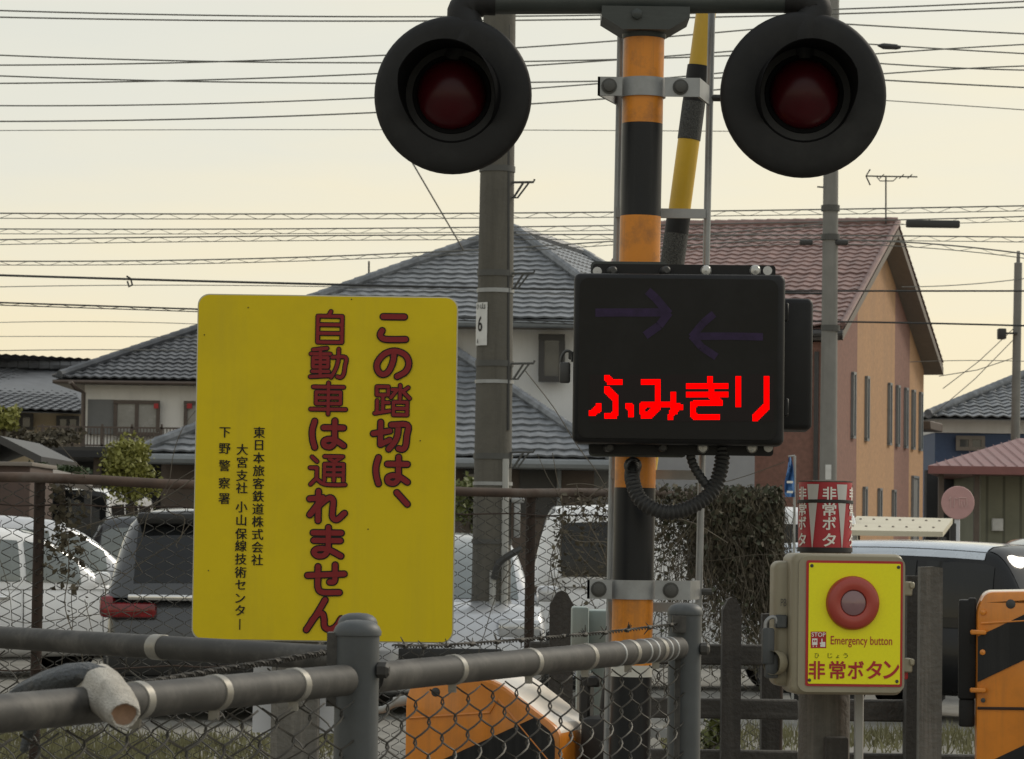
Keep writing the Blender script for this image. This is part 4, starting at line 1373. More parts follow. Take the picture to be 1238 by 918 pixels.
# blue banner
bn = thing('banner', 'narrow blue banner hanging left of red and white sleeve', 'banner', base(955, 600, 26))
m_ = MB()
vs = []
for k in range(9):
    y = 553 + 48 * k / 8
    hw_ = 1.5 + 4.5 * min(1, k / 5)
    for j in range(5):
        u = j / 4 - .5
        vs.append(W(955 + u * 2 * hw_ + math.sin(k * .8) * .6, y, 26 + .04 * math.sin(j * 2 + k)))
m_.add(vs, [(k * 5 + j, k * 5 + j + 1, k * 5 + j + 6, k * 5 + j + 5) for k in range(8) for j in range(4)])
m_.build('cloth', M['blue_cloth'], bn)
for k in (5, 7):
    m_ = MB()
    p = W(955, 553 + 48 * k / 8, 25.93)
    m_.box(p, (.05, .004, .018))
    m_.build('print', M['white_ink'], bn)
m_ = MB()
p = W(961, 551, 26.06)
m_.tube([V((p.x, p.y, 0)), p], .012, 6)
m_.tube([p, W(953, 552, 26.06)], .008, 6)
m_.build('pole', M['pvc'], bn)

# ------------------------------------------------------------------ vegetation
def leaf(mb, c, size, n=None):
    d = V((rnd.gauss(0, 1), rnd.gauss(0, 1), rnd.gauss(0, 1))).normalized()
    e = d.orthogonal().normalized()
    e.rotate(Matrix.Rotation(rnd.uniform(0, 6.28), 3, d))
    f_ = d.cross(e)
    l_ = size * rnd.uniform(.6, 1.3)
    w_ = l_ * .35
    mb.add([c - e * l_ * .5, c + f_ * w_ + d * w_ * .3, c + e * l_ * .5, c - f_ * w_ + d * w_ * .3], [(0, 1, 2), (0, 2, 3)])

def strand(mb, c, ln, w_):
    e = V((rnd.gauss(0, .45), rnd.gauss(0, .35), -1)).normalized() * ln * rnd.uniform(.5, 1.4)
    f_ = V((rnd.gauss(0, 1), rnd.gauss(0, 1), 0)).normalized() * w_
    m_ = c + e * .5 + V((rnd.gauss(0, .2), rnd.gauss(0, .2), 0)) * ln
    mb.add([c, m_ + f_, c + e, m_ - f_], [(0, 1, 2, 3)])

def bush(name, label, cat, px, py, Y, wpx, hpx, m, n, lsize, stem_to=True, clumps=9, lower=0.6):
    c = W(px, py, Y)
    rw, rh = wpx / 2 / S(Y), hpx / 2 / S(Y)
    t = thing(name, label, cat, V((c.x, c.y, 0)))
    b = MB()
    cl = [(V((rnd.uniform(-1, 1) * rw * .65, rnd.uniform(-1, 1) * rw * .6, rnd.uniform(-.75, .75) * rh)), rnd.uniform(.3, .55)) for _ in range(clumps)]
    for k in range(n):
        o, s_ = rnd.choice(cl)
        d = V((rnd.gauss(0, .5), rnd.gauss(0, .5), rnd.gauss(0, .5)))
        leaf(b, c + o + V((d.x * rw * s_, d.y * rw * s_, d.z * rh * s_)), lsize)
    b.build('crown', M[m], t)
    b = MB()
    b.tube([V((c.x, c.y, 0)), V((c.x + .03, c.y, c.z * .6)), c], [.09, .06, .03], 8)
    for o, s_ in cl:
        b.tube([V((c.x, c.y, max(.3, c.z - rh))), c + o], [.03, .012], 5)
    b.build('trunk', M['bark'], t)
    return t
bush('shrub', 'yellow green clipped shrub in front of cream house', 'shrub', 158, 568, 44, 66, 66, 'leaf_yellow', 5200, .075, clumps=18)
bush('shrub', 'yellow green shrub top at left edge below grey roof', 'shrub', 5, 505, 62, 40, 34, 'leaf_yellow', 900, .11)
bush('shrub', 'dark green bush below the balcony rails', 'shrub', 75, 570, 46, 70, 16, 'leaf_dark', 900, .09)
bush('shrub', 'reddish hedge along the balcony front', 'hedge', 45, 528, 66, 110, 22, 'vine_leaf', 1200, .14)
bush('shrub', 'green leafy bush between yellow sign and concrete pole', 'shrub', 563, 608, 33, 40, 56, 'leaf', 1500, .07)
bush('shrub', 'small weedy bush by right fence post foot', 'shrub', 868, 895, 17, 52, 60, 'leaf', 900, .05)

def grass_patch(x0, x1, Y0, Y1, n, h):
    b = MB()
    for k in range(n):
        Y = rnd.uniform(Y0, Y1)
        p = W(rnd.uniform(x0, x1), 800, Y)
        x = p.x
        if math.sin(x * 1.7 + Y * .9) + math.sin(x * .6 - Y * 1.3) < rnd.uniform(-1.6, .7):
            continue
        hh_ = h * rnd.uniform(.4, 1.2)
        dx, dy = rnd.gauss(0, .35) * hh_, rnd.gauss(0, .35) * hh_
        w_ = .006
        b.add([(x - w_, Y, 0), (x + w_, Y, 0), (x + dx, Y + dy, hh_)], [(0, 1, 2)])
    return b
b = grass_patch(-60, 420, 17, 24, 10000, .10)
b2 = grass_patch(800, 1240, 18, 25, 5000, .12)
b.add(b2.v, b2.f)
tag(b.build('grass', M['grass'], origin=(0, 0, 0)), 'thin grass growing on the gravel behind the fences', 'grass', kind='stuff')

# ------------------------------------------------------------------ chain link fences
def chainlink(mb, a, b, z0, z1, pitch=0.075, r=0.0016, n=4, dep=0.006, per=8):
    a, b = V(a), V(b)
    d = V((b.x - a.x, b.y - a.y, 0))
    Ln = d.length
    d.normalize()
    nn = V((-d.y, d.x, 0))
    for k in range(int(Ln / pitch) + 1):
        pts = []
        m_ = int((z1 - z0) / pitch * per)
        for j in range(m_ + 1):
            ph = 2 * PI * j / per + (PI if k % 2 else 0)
            tri = math.asin(math.sin(ph) * .97) / 1.33
            s_ = k * pitch + pitch * .53 * tri
            p = V((a.x, a.y, z1 - j * pitch / per)) + d * s_ + nn * dep * math.cos(ph)
            pts.append(p)
        mb.tube(pts, r, n, caps=False)

def barbed(mb, pts, r=0.0014, tw=0.0022, barb=0.105, pitch=.03):
    P = catmull(pts, 40)
    L = [0]
    for a, b in zip(P, P[1:]):
        L.append(L[-1] + (b - a).length)
    def at(s_):
        for i in range(len(L) - 1):
            if s_ <= L[i + 1]:
                return lerp(P[i], P[i + 1], (s_ - L[i]) / max(1e-9, L[i + 1] - L[i]))
        return P[-1]
    n = int(L[-1] / .005)
    t = (P[-1] - P[0]).normalized()
    u = t.orthogonal().normalized()
    w_ = t.cross(u)
    for s0 in (0, PI):
        mb.tube([at(L[-1] * k / n) + (u * math.cos(2 * PI * L[-1] * k / n / pitch + s0) + w_ * math.sin(2 * PI * L[-1] * k / n / pitch + s0)) * tw for k in range(n + 1)], r, 4)
    q = rnd.uniform(.02, .05)
    while q < L[-1]:
        c_ = at(q)
        mb.tube([c_ - t * .008, c_, c_ + t * .008], [.003, .0048, .003], 6)
        for e in range(4):
            dd = (u * rnd.gauss(0, 1) + w_ * rnd.gauss(0, 1) + t * rnd.uniform(-.5, .5)).normalized()
            mb.tube([c_, c_ + dd * rnd.uniform(.010, .016)], [.0016, .0006], 4)
        q += barb * rnd.uniform(.85, 1.15)

def fence_post(parent, x, y, top, r=.03025):
    p = MB()
    p.lathe([(r, 0), (r, top - .02)], (x, y, 0), n=32)
    po_ = p.build('post', M['galv_dark'], parent)
    p = MB()
    p.lathe([(r + .0005, top - .022), (r + .0022, top - .0215), (r + .0026, top - .016), (r * .99, top - .0095), (r * .82, top - .0045), (r * .5, top - .001), (.0005, top)], (x, y, 0), n=32)
    p.build('cap', M['galv_dark'], po_)
    return po_

PR, PL = W(828, 760, 5.8), W(432, 780, 4.35)
nd = V((PL.x - PR.x, PL.y - PR.y, 0)).normalized()
PN = V((PL.x, PL.y, 0)) + nd * 1.9
nf = thing('chain_link_fence', 'near grey chain link fence with tube rail running past the camera', 'fence', (PL.x, PL.y, 0))
for p in (PR, PL, PN):
    fence_post(nf, p.x, p.y, 1.383)
for a, b, o0, o1 in ((PR, PL, .045, .045), (PL, PN, .045, 0)):
    a_, b_ = V((a.x, a.y, 1.302)) + nd * o0, V((b.x, b.y, 1.302)) - nd * o1
    m_ = MB()
    n_ = 40
    m_.tube([lerp(a_, b_, k / n_) for k in range(n_ + 1)], .0213, 24)
    rl = m_.build('top_rail', M['rail_dark'], nf)
    ln = (b_ - a_).length
    for f_ in ((.09, .20, .36, .55, .78) if a is PR else (.09, .22, .335)):
        c_ = lerp(a_, b_, f_)
        q = MB()
        q.lathe([(.0212, -.009), (.0228, -.0085), (.0228, .0085), (.0212, .009)], c_, nd, 24)
        q.box(c_ + V((0, 0, -.026)), (.012, .02, .014))
        q.build('tie_band', M['band_clip'], rl)
    if a is PR:
        for f_ in (.04, .065, .12, .15, .25):
            q = MB()
            c_ = lerp(a_, b_, f_)
            q.lathe([(.0212, -.004), (.0222, -.003), (.0222, .003), (.0212, .004)], c_, nd, 24)
            q.build('wear_ring', M['galv'], rl)
    m_ = MB()
    chainlink(m_, a_ - nd * .02, b_ + nd * .02, .12, 1.275, .053, .0015, dep=.009)
    m_.build('mesh', M['wire_mesh'], nf)
    # bottom rail
    m_ = MB()
    m_.tube([a_ - V((0, 0, 1.2)), b_ - V((0, 0, 1.2))], .015, 10)
    m_.build('bottom_rail', M['rail_dark'], nf)
# stretcher bar and bands beside right post, brackets and bolts
m_ = MB()
q = V((PR.x, PR.y, 0)) + nd * .042
m_.box((q.x, q.y, .72), (.010, .012, 1.15))
for z in (1.345, 1.302, 1.02, .7):
    m_.box((PR.x + nd.x * .036, PR.y + nd.y * .036, z), (.024, .03, .03))
m_.build('tension_bar', M['rail_dark'], nf)
for p, zz in ((PR, (1.30, 1.06)), (PL, (1.315,))):
    for z in zz:
        m_ = MB()
        m_.lathe([(.011, 0), (.011, .012), (.006, .016), (.0005, .016)], (p.x + .029, p.y - .01, z), (1, -.15, 0), 6)
        m_.build('bolt', M['rail_dark'], nf)
m_ = MB()
m_.box((PL.x - .030, PL.y + .012, 1.315), (.022, .05, .10))
m_.build('bracket', M['rail_dark'], nf)
m_ = MB()
barbed(m_, [V((PR.x, PR.y, 1.345)) + nd * .05, V((PR.x, PR.y, 1.338)) + nd * .5 + V((-.01, .01, 0)), V((PL.x, PL.y, 1.338)) - nd * .35 + V((.005, .02, 0)), V((PL.x + .01, PL.y, 1.345)) - nd * .05 + V((.02, .03, 0))])
m_.build('barbed_wire', M['barb'], nf)

# the fence that goes off to the left behind it
QR, QL = W(432, 780, 5.25), W(-70, 778, 6.25)
rf = thing('chain_link_fence', 'second grey tube fence behind it running left below the sign', 'fence', (QR.x, QR.y, 0))
fence_post(rf, QR.x, QR.y, 1.37)
qd = V((QL.x - QR.x, QL.y - QR.y, 0)).normalized()
QE = V((QR.x, QR.y, 0)) + qd * 1.9
fence_post(rf, QE.x, QE.y, 1.37)
a_, b_ = V((QR.x, QR.y, 1.293)) + qd * .03, V((QE.x, QE.y, 1.293))
m_ = MB()
m_.tube([lerp(a_, b_, k / 20) for k in range(21)], .0213, 24)
rl = m_.build('top_rail', M['rail_dark'], rf)
for f_ in (.29, .64, .93):
    c_ = lerp(a_, b_, f_)
    q = MB()
    q.lathe([(.0212, -.016), (.0230, -.015), (.0230, .015), (.0212, .016)], c_, qd, 24)
    q.build('tie_band', M['band_clip'], rl)
m_ = MB()
chainlink(m_, a_, b_, .10, 1.268, .075, .0017)
m_.build('mesh', M['wire_mesh'], rf)
m_ = MB()
tw_ = [W(399, 788, 5.1), W(330, 800, 4.9), W(250, 813, 4.7), W(165, 828, 4.4), W(90, 842, 4.2), W(-30, 858, 3.9)]
barbed(m_, tw_, .0026, .0034, .14, .022)
o_ = m_.build('barbed_wire', M['barb'], nf)

# the old fence across the back
FL_, FR_ = W(-60, 577, 13.4), W(945, 602, 16.6)
fd = V((FR_.x - FL_.x, FR_.y - FL_.y, 0))
fl = fd.length
fd.normalize()
ff = thing('old_fence', 'rusty old chain link fence across the car park edge', 'fence', (FL_.x, FL_.y, 0))
zt = 1.715
a_, b_ = V((FL_.x, FL_.y, zt)), V((FR_.x, FR_.y, zt))
m_ = MB()
m_.tube([lerp(a_, b_, k / 14) + V((0, 0, .008 * math.sin(k * 1.3))) for k in range(15)], .0225, 14)
m_.build('top_rail', M['rust'], ff)
for px in (47, 642, 944):
    f_ = None
    lo, hi = 0.0, 1.0
    for _ in range(40):
        mid = (lo + hi) / 2
        p = lerp(a_, b_, mid) - CAM
        x_ = 619 + F * p.dot(rt) / p.dot(fwd)
        if x_ < px: lo = mid
        else: hi = mid
    p = lerp(a_, b_, lo)
    m_ = MB()
    m_.tube([(p.x, p.y + .03, 0), (p.x, p.y + .03, zt - .01)], .024, 12)
    m_.build('post', M['rust_dark'], ff)
m_ = MB()
chainlink(m_, a_ + V((0, 0, 0)), b_, .15, zt - .02, .056, .0023, 3, .003, 6)
m_.build('mesh', M['wire_far'], ff)
m_ = MB()
for z in (zt - .11, .9):
    m_.tube([lerp(a_, b_, k / 30) + V((0, -.01, z - zt + .006 * math.sin(k * 2.1))) for k in range(31)], .004, 6)
m_.build('tension_wire', M['rust_dark'], ff)

# dry vines on it
def on_fence(px):
    lo, hi = 0.0, 1.2
    for _ in range(40):
        mid = (lo + hi) / 2
        p = lerp(a_, b_, mid) - CAM
        if 619 + F * p.dot(rt) / p.dot(fwd) < px: lo = mid
        else: hi = mid
    return lerp(a_, b_, lo)
vi = thing('dry_vine', 'dark mass of dry vines hanging over right end of old fence', 'vine', base(890, 700, 16.2))
b, st, gb = MB(), MB(), MB()
for k in range(13000):
    px = 945 - abs(rnd.gauss(0, 1)) * (46 if k % 4 else 90) - 2
    if px < 745: continue
    p = on_fence(px)
    fall = abs(rnd.gauss(0, .30)) if px > 850 else abs(rnd.gauss(0, .16))
    if rnd.random() < .12: fall = rnd.uniform(0, .9)
    q = p + V((0, rnd.gauss(-.02, .07), .05 * rnd.random() + .02 - fall))
    if rnd.random() < .5:
        leaf(gb if rnd.random() < .5 else b, q, .034)
    else:
        strand(b, q, .075, .0035)
b.build('leaves', M['vine_leaf'], vi)
gb.build('green_leaves', M['vine_green'], vi)
for k in range(420):
    px = 944 - abs(rnd.gauss(0, 1)) * 75
    if px < 730: continue
    p = on_fence(px)
    z = rnd.uniform(-.05, .06)
    q = p + V((0, rnd.uniform(-.1, .05), z))
    pts = [q]
    for j in range(6):
        q = q + V((rnd.gauss(0, .035), rnd.gauss(0, .02), -rnd.uniform(.03, .17)))
        pts.append(q)
    st.tube(catmull(pts, 2), rnd.uniform(.0008, .0019), 4)
st.build('stems', M['vine'], vi)
vi2 = thing('dry_vine', 'sparse leafless tendrils along the left part of old fence', 'vine', base(150, 640, 14))
st, b = MB(), MB()
for k in range(16):
    px = rnd.choice((rnd.uniform(0, 120), rnd.uniform(60, 235), rnd.uniform(150, 235)))
    p = on_fence(px)
    q = p + V((0, -.03, rnd.uniform(-.65, .02)))
    pts = [q]
    dx, dz_ = rnd.gauss(0, .06), rnd.gauss(-.05, .06)
    for j in range(6):
        dx += rnd.gauss(0, .03); dz_ += rnd.gauss(0, .03)
        q = q + V((dx, rnd.gauss(0, .008), dz_))
        pts.append(q)
    st.tube(catmull(pts, 3), rnd.uniform(.0012, .0025), 4)
for k in range(260):
    p = on_fence(rnd.gauss(82, 12))
    leaf(b, p + V((0, rnd.gauss(-.02, .02), -abs(rnd.gauss(.20, .14)))), .035)
st.build('stems', M['vine'], vi2)
b.build('leaves', M['vine_leaf'], vi2)
vi3 = thing('dry_vine', 'thin dry tendrils on old fence in front of white mini van', 'vine', base(700, 640, 15))
st, b = MB(), MB()
for k in range(55):
    px = rnd.uniform(660, 850)
    p = on_fence(px)
    q = p + V((0, -.03, rnd.uniform(-.55, .05)))
    pts = [q]
    dx, dz_ = rnd.gauss(0, .06), rnd.gauss(-.04, .07)
    for j in range(6):
        dx += rnd.gauss(0, .03); dz_ += rnd.gauss(0, .03)
        q = q + V((dx, rnd.gauss(0, .008), dz_))
        pts.append(q)
    st.tube(catmull(pts, 3), rnd.uniform(.0012, .0026), 4)
for k in range(700):
    p = on_fence(rnd.uniform(670, 850))
    leaf(b, p + V((0, rnd.gauss(-.02, .03), -abs(rnd.gauss(.18, .2)))), .03)
st.build('stems', M['vine'], vi3)
b.build('leaves', M['vine_leaf'], vi3)

# ------------------------------------------------------------------ old sleeper fence
sf = thing('timber_fence', 'dark weathered timber fence of old posts and rails', 'fence', base(885, 800, 11.5))
def timber_post(parent, x0, x1, ytop, Y, m, pointed, dep=.09):
    b = MB()
    a, c_ = W(x0, ytop, Y), W(x1, ytop, Y)
    w_ = c_.x - a.x
    if pointed:
        poly = [(0, 0), (w_, 0), (w_, a.z - .05), (w_ * .72, a.z - .008), (w_ * .5, a.z), (w_ * .28, a.z - .008), (0, a.z - .05)]
    else:
        poly = [(0, 0), (w_, 0), (w_, a.z - .004), (w_ * .6, a.z), (0, a.z - .002)]
    b.prism(poly, dep, (a.x, Y, 0))
    return b.build('post', M[m], parent)
timber_post(sf, 665, 694, 714, 11.0, 'wood_dark', True)
timber_post(sf, 874, 897, 722, 11.6, 'wood_dark', True)
timber_post(sf, 922, 944, 742, 12.0, 'wood_dark', False)
for x0, x1, y0, y1, Y in ((640, 966, 776, 801, 11.75), (640, 966, 842, 866, 11.75), (1020, 1114, 846, 872, 10.7), (640, 966, 904, 926, 11.75), (1020, 1200, 911, 930, 10.7)):
    b = MB()
    p, q = W(x0, y0, Y), W(x1, y0 + 2, Y)
    b.rbox(((p.x + q.x) / 2, Y + .03, p.z - (y1 - y0) / 2 / S(Y)), (q.x - p.x, .06, (y1 - y0) / S(Y)), .006, 1)
    b.build('rail', M['timber_rail'], sf)
gp = thing('timber_post', 'tall pale grey timber post left of right barrier machine', 'post', base(1127, 800, 10))
timber_post(gp, 1113, 1140, 685, 10.4, 'wood_grey', False, .07)
d_ = MB()
pbox(d_, 1094, 700, 1112.5, 1500, 10.62, .1)
o_ = d_.build('timber_post', M['wood_dark'])
tag(o_, 'dark timber post tucked behind the tall pale one', 'post')

# ------------------------------------------------------------------ pale green cabinet
cb = thing('cabinet', 'pale green narrow equipment cabinet beside the striped mast', 'cabinet', base(716, 800, 8.8))
m_ = MB()
pbox(m_, 700, 738, 741, 790, 8.85, .16, .008)
pbox(m_, 702, 790, 738, 1330, 8.87, .13, .006)
m_.build('body', M['cabinet'], cb)
m_ = MB()
pbox(m_, 691, 734, 712, 792, 8.78, .12, .008)
pbox(m_, 694, 792, 711, 1330, 8.80, .10, .006)
m_.build('door', M['cabinet'], cb)
m_ = MB()
pbox(m_, 703, 875, 728, 906, 8.862, .02, .003)
m_.build('name_plate', M['cabinet'], cb)

# ------------------------------------------------------------------ barrier machines
def arcs(poly, rad, seg=5):
    """round the corners of a polygon"""
    o = []
    n = len(poly)
    for i in range(n):
        p, a, b = V((*poly[i], 0)), V((*poly[i - 1], 0)), V((*poly[(i + 1) % n], 0))
        r_ = rad[i]
        if r_ <= 0:
            o.append(poly[i]); continue
        d0, d1 = (a - p).normalized(), (b - p).normalized()
        s0, s1 = p + d0 * r_, p + d1 * r_
        for k in range(seg + 1):
            t = k / seg
            q = (1 - t) ** 2 * s0 + 2 * t * (1 - t) * p + t * t * s1
            o.append((q.x, q.y))
    return o

def clip_poly(poly, nx, nz, c):
    o = []
    for i in range(len(poly)):
        a, b = poly[i], poly[(i + 1) % len(poly)]
        da, db = a[0] * nx + a[1] * nz - c, b[0] * nx + b[1] * nz - c
        if da >= 0: o.append(a)
        if da * db < 0:
            t = da / (da - db)
            o.append((a[0] + (b[0] - a[0]) * t, a[1] + (b[1] - a[1]) * t))
    return o

def machine(name, label, o, rz, top, wid, stripes, slope, dep=.34, inset=.93):
    """a barrier machine: cabinet with a rounded, sloping cover; local x right, z up, front towards the viewer"""
    t = thing(name, label, 'barrier machine', (o.x, o.y, 0), 'level crossing barrier machines')
    xa = V((math.cos(rz), math.sin(rz), 0))
    ya = V((-math.sin(rz), math.cos(rz), 0))
    O = V((o.x, o.y, 0))
    poly = arcs([(0, .08), (wid, .08), (wid, top - slope[1]), (wid - slope[0], top), (.02, top - .015), (0, top - .06)], [0, 0, .03, .05, .02, .02])
    b = MB()
    n = len(poly)
    # shell with a rounded front lip: three rings
    cx, cz = wid / 2, top * .6
    def ring(ins, y):
        return [O + xa * (cx + (p[0] - cx) * (1 - ins / wid * 2)) + V((0, 0, cz + (p[1] - cz) * (1 - ins / top * 2))) + ya * y for p in poly]
    R_ = [ring(.012, 0), ring(.003, .006), ring(0, .02), ring(0, dep)]
    vs = [p for r_ in R_ for p in r_]
    fs = [tuple(range(n))]
    for i in range(3):
        fs += [(i * n + (k + 1) % n, i * n + k, (i + 1) * n + k, (i + 1) * n + (k + 1) % n) for k in range(n)]
    fs.append(tuple(3 * n + k for k in range(n))[::-1])
    b.add(vs, fs)
    for i, f_ in enumerate(fs):      # roof faces of the orange cover coloured near white, a painted sun glint
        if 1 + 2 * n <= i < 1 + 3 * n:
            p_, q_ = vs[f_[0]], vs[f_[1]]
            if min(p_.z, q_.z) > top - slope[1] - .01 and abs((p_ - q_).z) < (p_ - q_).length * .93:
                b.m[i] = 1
    b.build('cover', [M['cover_orange'], M['rim_glint']], t)
    inner = [(cx + (p[0] - cx) * inset, cz + (p[1] - cz) * .965) for p in poly]
    # raised panel lip
    for k, (z0, z1, sl) in enumerate(stripes):
        q = clip_poly(inner, -sl, 1, z0)
        q = clip_poly(q, sl, -1, -z1)
        if len(q) > 2:
            s_ = MB()
            s_.prism(q, .0015, O - ya * .003, xa)
            s_.build('stripe', M['band_black'], t)
    l_ = MB()
    zz = top - .115
    pts = [(.012, zz), (wid * .55, zz + wid * .55 * .09), (wid - slope[0] + .02, zz + .055), (wid - .02, top - slope[1] - .09)] if slope[0] > .05 else [(.012, zz + .02), (wid, zz + .06)]
    l_.tube([O + xa * p[0] + V((0, 0, p[1])) - ya * .0005 for p in pts], .0035, 6)
    l_.build('seam', M['cover_orange'], t)
    bt = MB()
    p = O + xa * .085 + V((0, 0, top - .045))
    bt.lathe([(.012, 0), (.012, .004), (.008, .006), (.0005, .006)], p + ya * .003, -ya, 12)
    bt.build('bolt', M['bolt_dark'], t)
    f_ = MB()
    f_.box(O + xa * wid / 2 + ya * dep / 2 + V((0, 0, .04)), (wid + .1, dep + .1, .08), Matrix((xa, ya, V((0, 0, 1)))).transposed())
    f_.build('base', M['concrete2'], t)
    return t, O, xa, ya

Om = W(488, 918, 8.35)
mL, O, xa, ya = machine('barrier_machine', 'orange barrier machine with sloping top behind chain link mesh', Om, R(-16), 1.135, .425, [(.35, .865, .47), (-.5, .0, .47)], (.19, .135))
d_ = MB()
d_.tube([O + xa * .02 + ya * .1 + V((0, 0, 1.07)), O - xa * .06 + ya * .1 + V((0, 0, 1.055))], .014, 10)
d_.tube([O - xa * .055 + ya * .1 + V((0, 0, 1.055)), O - xa * .09 + ya * .1 + V((0, 0, 1.035)), O - xa * .20 + ya * .1 + V((0, 0, 1.02))], .010, 10)
d_.build('handle', M['pvc'], mL)
d_ = MB()
rotm = Matrix((xa, ya, V((0, 0, 1)))).transposed()
d_.rbox(O + xa * .435 + ya * .22 + V((0, 0, 1.075)), (.03, .05, .13), .006, 1, rotm)
d_.rbox(O + xa * .46 + ya * .20 + V((0, 0, 1.12)), (.035, .03, .03), .006, 1, rotm)
d_.build('arm_bracket', M['trim_black'], mL)
d_ = MB()
d_.rbox(O + xa * .52 + ya * .20 + V((0, 0, .92)), (.16, .14, .22), .02, 2, rotm)
d_.build('arm_hub', M['trim_black'], mL)

Or = W(1180, 800, 8.0)
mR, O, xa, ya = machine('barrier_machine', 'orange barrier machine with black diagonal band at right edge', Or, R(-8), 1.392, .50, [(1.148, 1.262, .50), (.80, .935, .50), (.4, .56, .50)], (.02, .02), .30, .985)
d_ = MB()
for dz in (.03, ):
    rotm = Matrix((xa, ya, V((0, 0, 1)))).transposed()
    d_.rbox(O + xa * -.022 + ya * .08 + V((0, 0, 1.23)), (.045, .10, .25), .006, 2, rotm)
    d_.rbox(O + xa * -.010 + ya * .06 + V((0, 0, 1.30)), (.02, .06, .12), .004, 2, rotm)
    d_.rbox(O + xa * -.022 + ya * .08 + V((0, 0, 1.07)), (.04, .09, .07), .006, 2, rotm)
d_.build('side_box', M['signal_black'], mR)
for z in (1.275, 1.13):
    d_ = MB()
    d_.rbox(O + xa * .005 - ya * .006 + V((0, 0, z)), (.04, .02, .012), .003, 1, rotm)
    d_.build('hinge', M['cover_orange'], mR)
for z in (1.325, 1.225):
    d_ = MB()
    d_.lathe([(.008, 0), (.007, .006), (.0005, .008)], O + xa * .016 + V((0, 0, z)), -ya, 10)
    d_.build('bolt', M['cover_orange'], mR)
d_ = MB()
d_.tube([O + xa * .004 - ya * .002 + V((0, 0, 1.085)), O + xa * .50 - ya * .002 + V((0, 0, 1.09))], .004, 6)
d_.build('cover_joint', M['rust_dark'], mR)
d_ = MB()
d_.lathe([(.006, 0), (.006, .006), (.0005, .007)], O + xa * .018 + V((0, 0, 1.105)), -ya, 8)
d_.build('bolt', M['bolt_dark'], mR)

# ------------------------------------------------------------------ yellow barrier arm, raised
arm = thing('crossing_barrier', 'raised yellow and black crossing barrier arm behind the mast', 'barrier', base(750, 860, 8.62))
top_, bot_ = W(873, -130, 8.62), W(740, 862, 8.62)
def arm_pt(y):
    return lerp(top_, bot_, (y + 130) / 992)
segs = [(-130, 82, 0), (82, 126, 1), (126, 172, 2), (172, 264, 0), (264, 286, 1), (286, 330, 2), (330, 440, 0), (440, 540, 1), (540, 640, 0), (640, 862, 1)]
m_ = MB()
for y0, y1, mi in segs:
    r_ = .0275 + (y0 + 130) / 992 * .008 + (.002 if mi else 0)
    m_.tube([arm_pt(y0), arm_pt(y1 - .2)], r_, 20, mi=mi)
m_.build('pole', [M['yellow_arm'], M['signal_black'], M['dark_mesh']], arm)

# ------------------------------------------------------------------ crossing signal mast
Ym = 8.0
ms = thing('crossing_signal', 'orange and black striped crossing mast with twin dark red lamps', 'crossing signal', base(764, 800, Ym))
mt_, mb_ = W(780.5, -40, Ym), W(763.5, 800, Ym)
md = (mt_ - mb_).normalized()
mbase = mb_ - md * (mb_.z / md.z)
def mz(y):
    return (W(771, y, Ym).z - mbase.z) / md.z
m_ = MB()
lev = [(1500, 1), (890, 1), (818, 1), (804, 2), (702, 0), (590, 1), (486, 0), (374, 1), (262, 0), (150, 1), (16, 0)]
prof, mis = [], []
for i, (y, mi) in enumerate(lev):
    h = 0 if i == 0 else mz(y)
    prof.append((.0515, h))
mis = [lev[i][1] for i in range(1, len(lev))]
m_.lathe(prof, mbase, md, 40, mis=mis)
m_.build('pole', [M['orange'], M['band_black'], M['band_white']], ms)
def mpt(y, dx=0, dy=0):
    p = mbase + md * mz(y)
    return p + V((dx, dy, 0))
# crossarm
m_ = MB()
aL, aR = W(575, 3, Ym - .02), W(972, 1, Ym - .02)
m_.tube([aL, aR], .031, 24)
m_.build('crossarm', M['arm_dark'], ms)
m_ = MB()
c_ = mpt(26)
k = 1 / S(Ym)
poly = [(-53 * k, 12 * k), (53 * k, 12 * k), (53 * k, -1 * k), (28 * k, -16 * k), (-28 * k, -16 * k), (-53 * k, -1 * k)]
m_.prism(poly, .15, (c_.x, Ym - .085, c_.z), (1, 0, 0))
m_.lathe([(.0525, -.045), (.056, -.04), (.056, .02)], c_, md, 32)
m_.lathe([(.014, 0), (.014, .01), (.007, .013), (.0005, .013)], V((c_.x - 11 * k, Ym - .085, c_.z + 2 * k)), (0, -1, 0), 6)
m_.build('arm_socket', M['arm_dark'], ms)
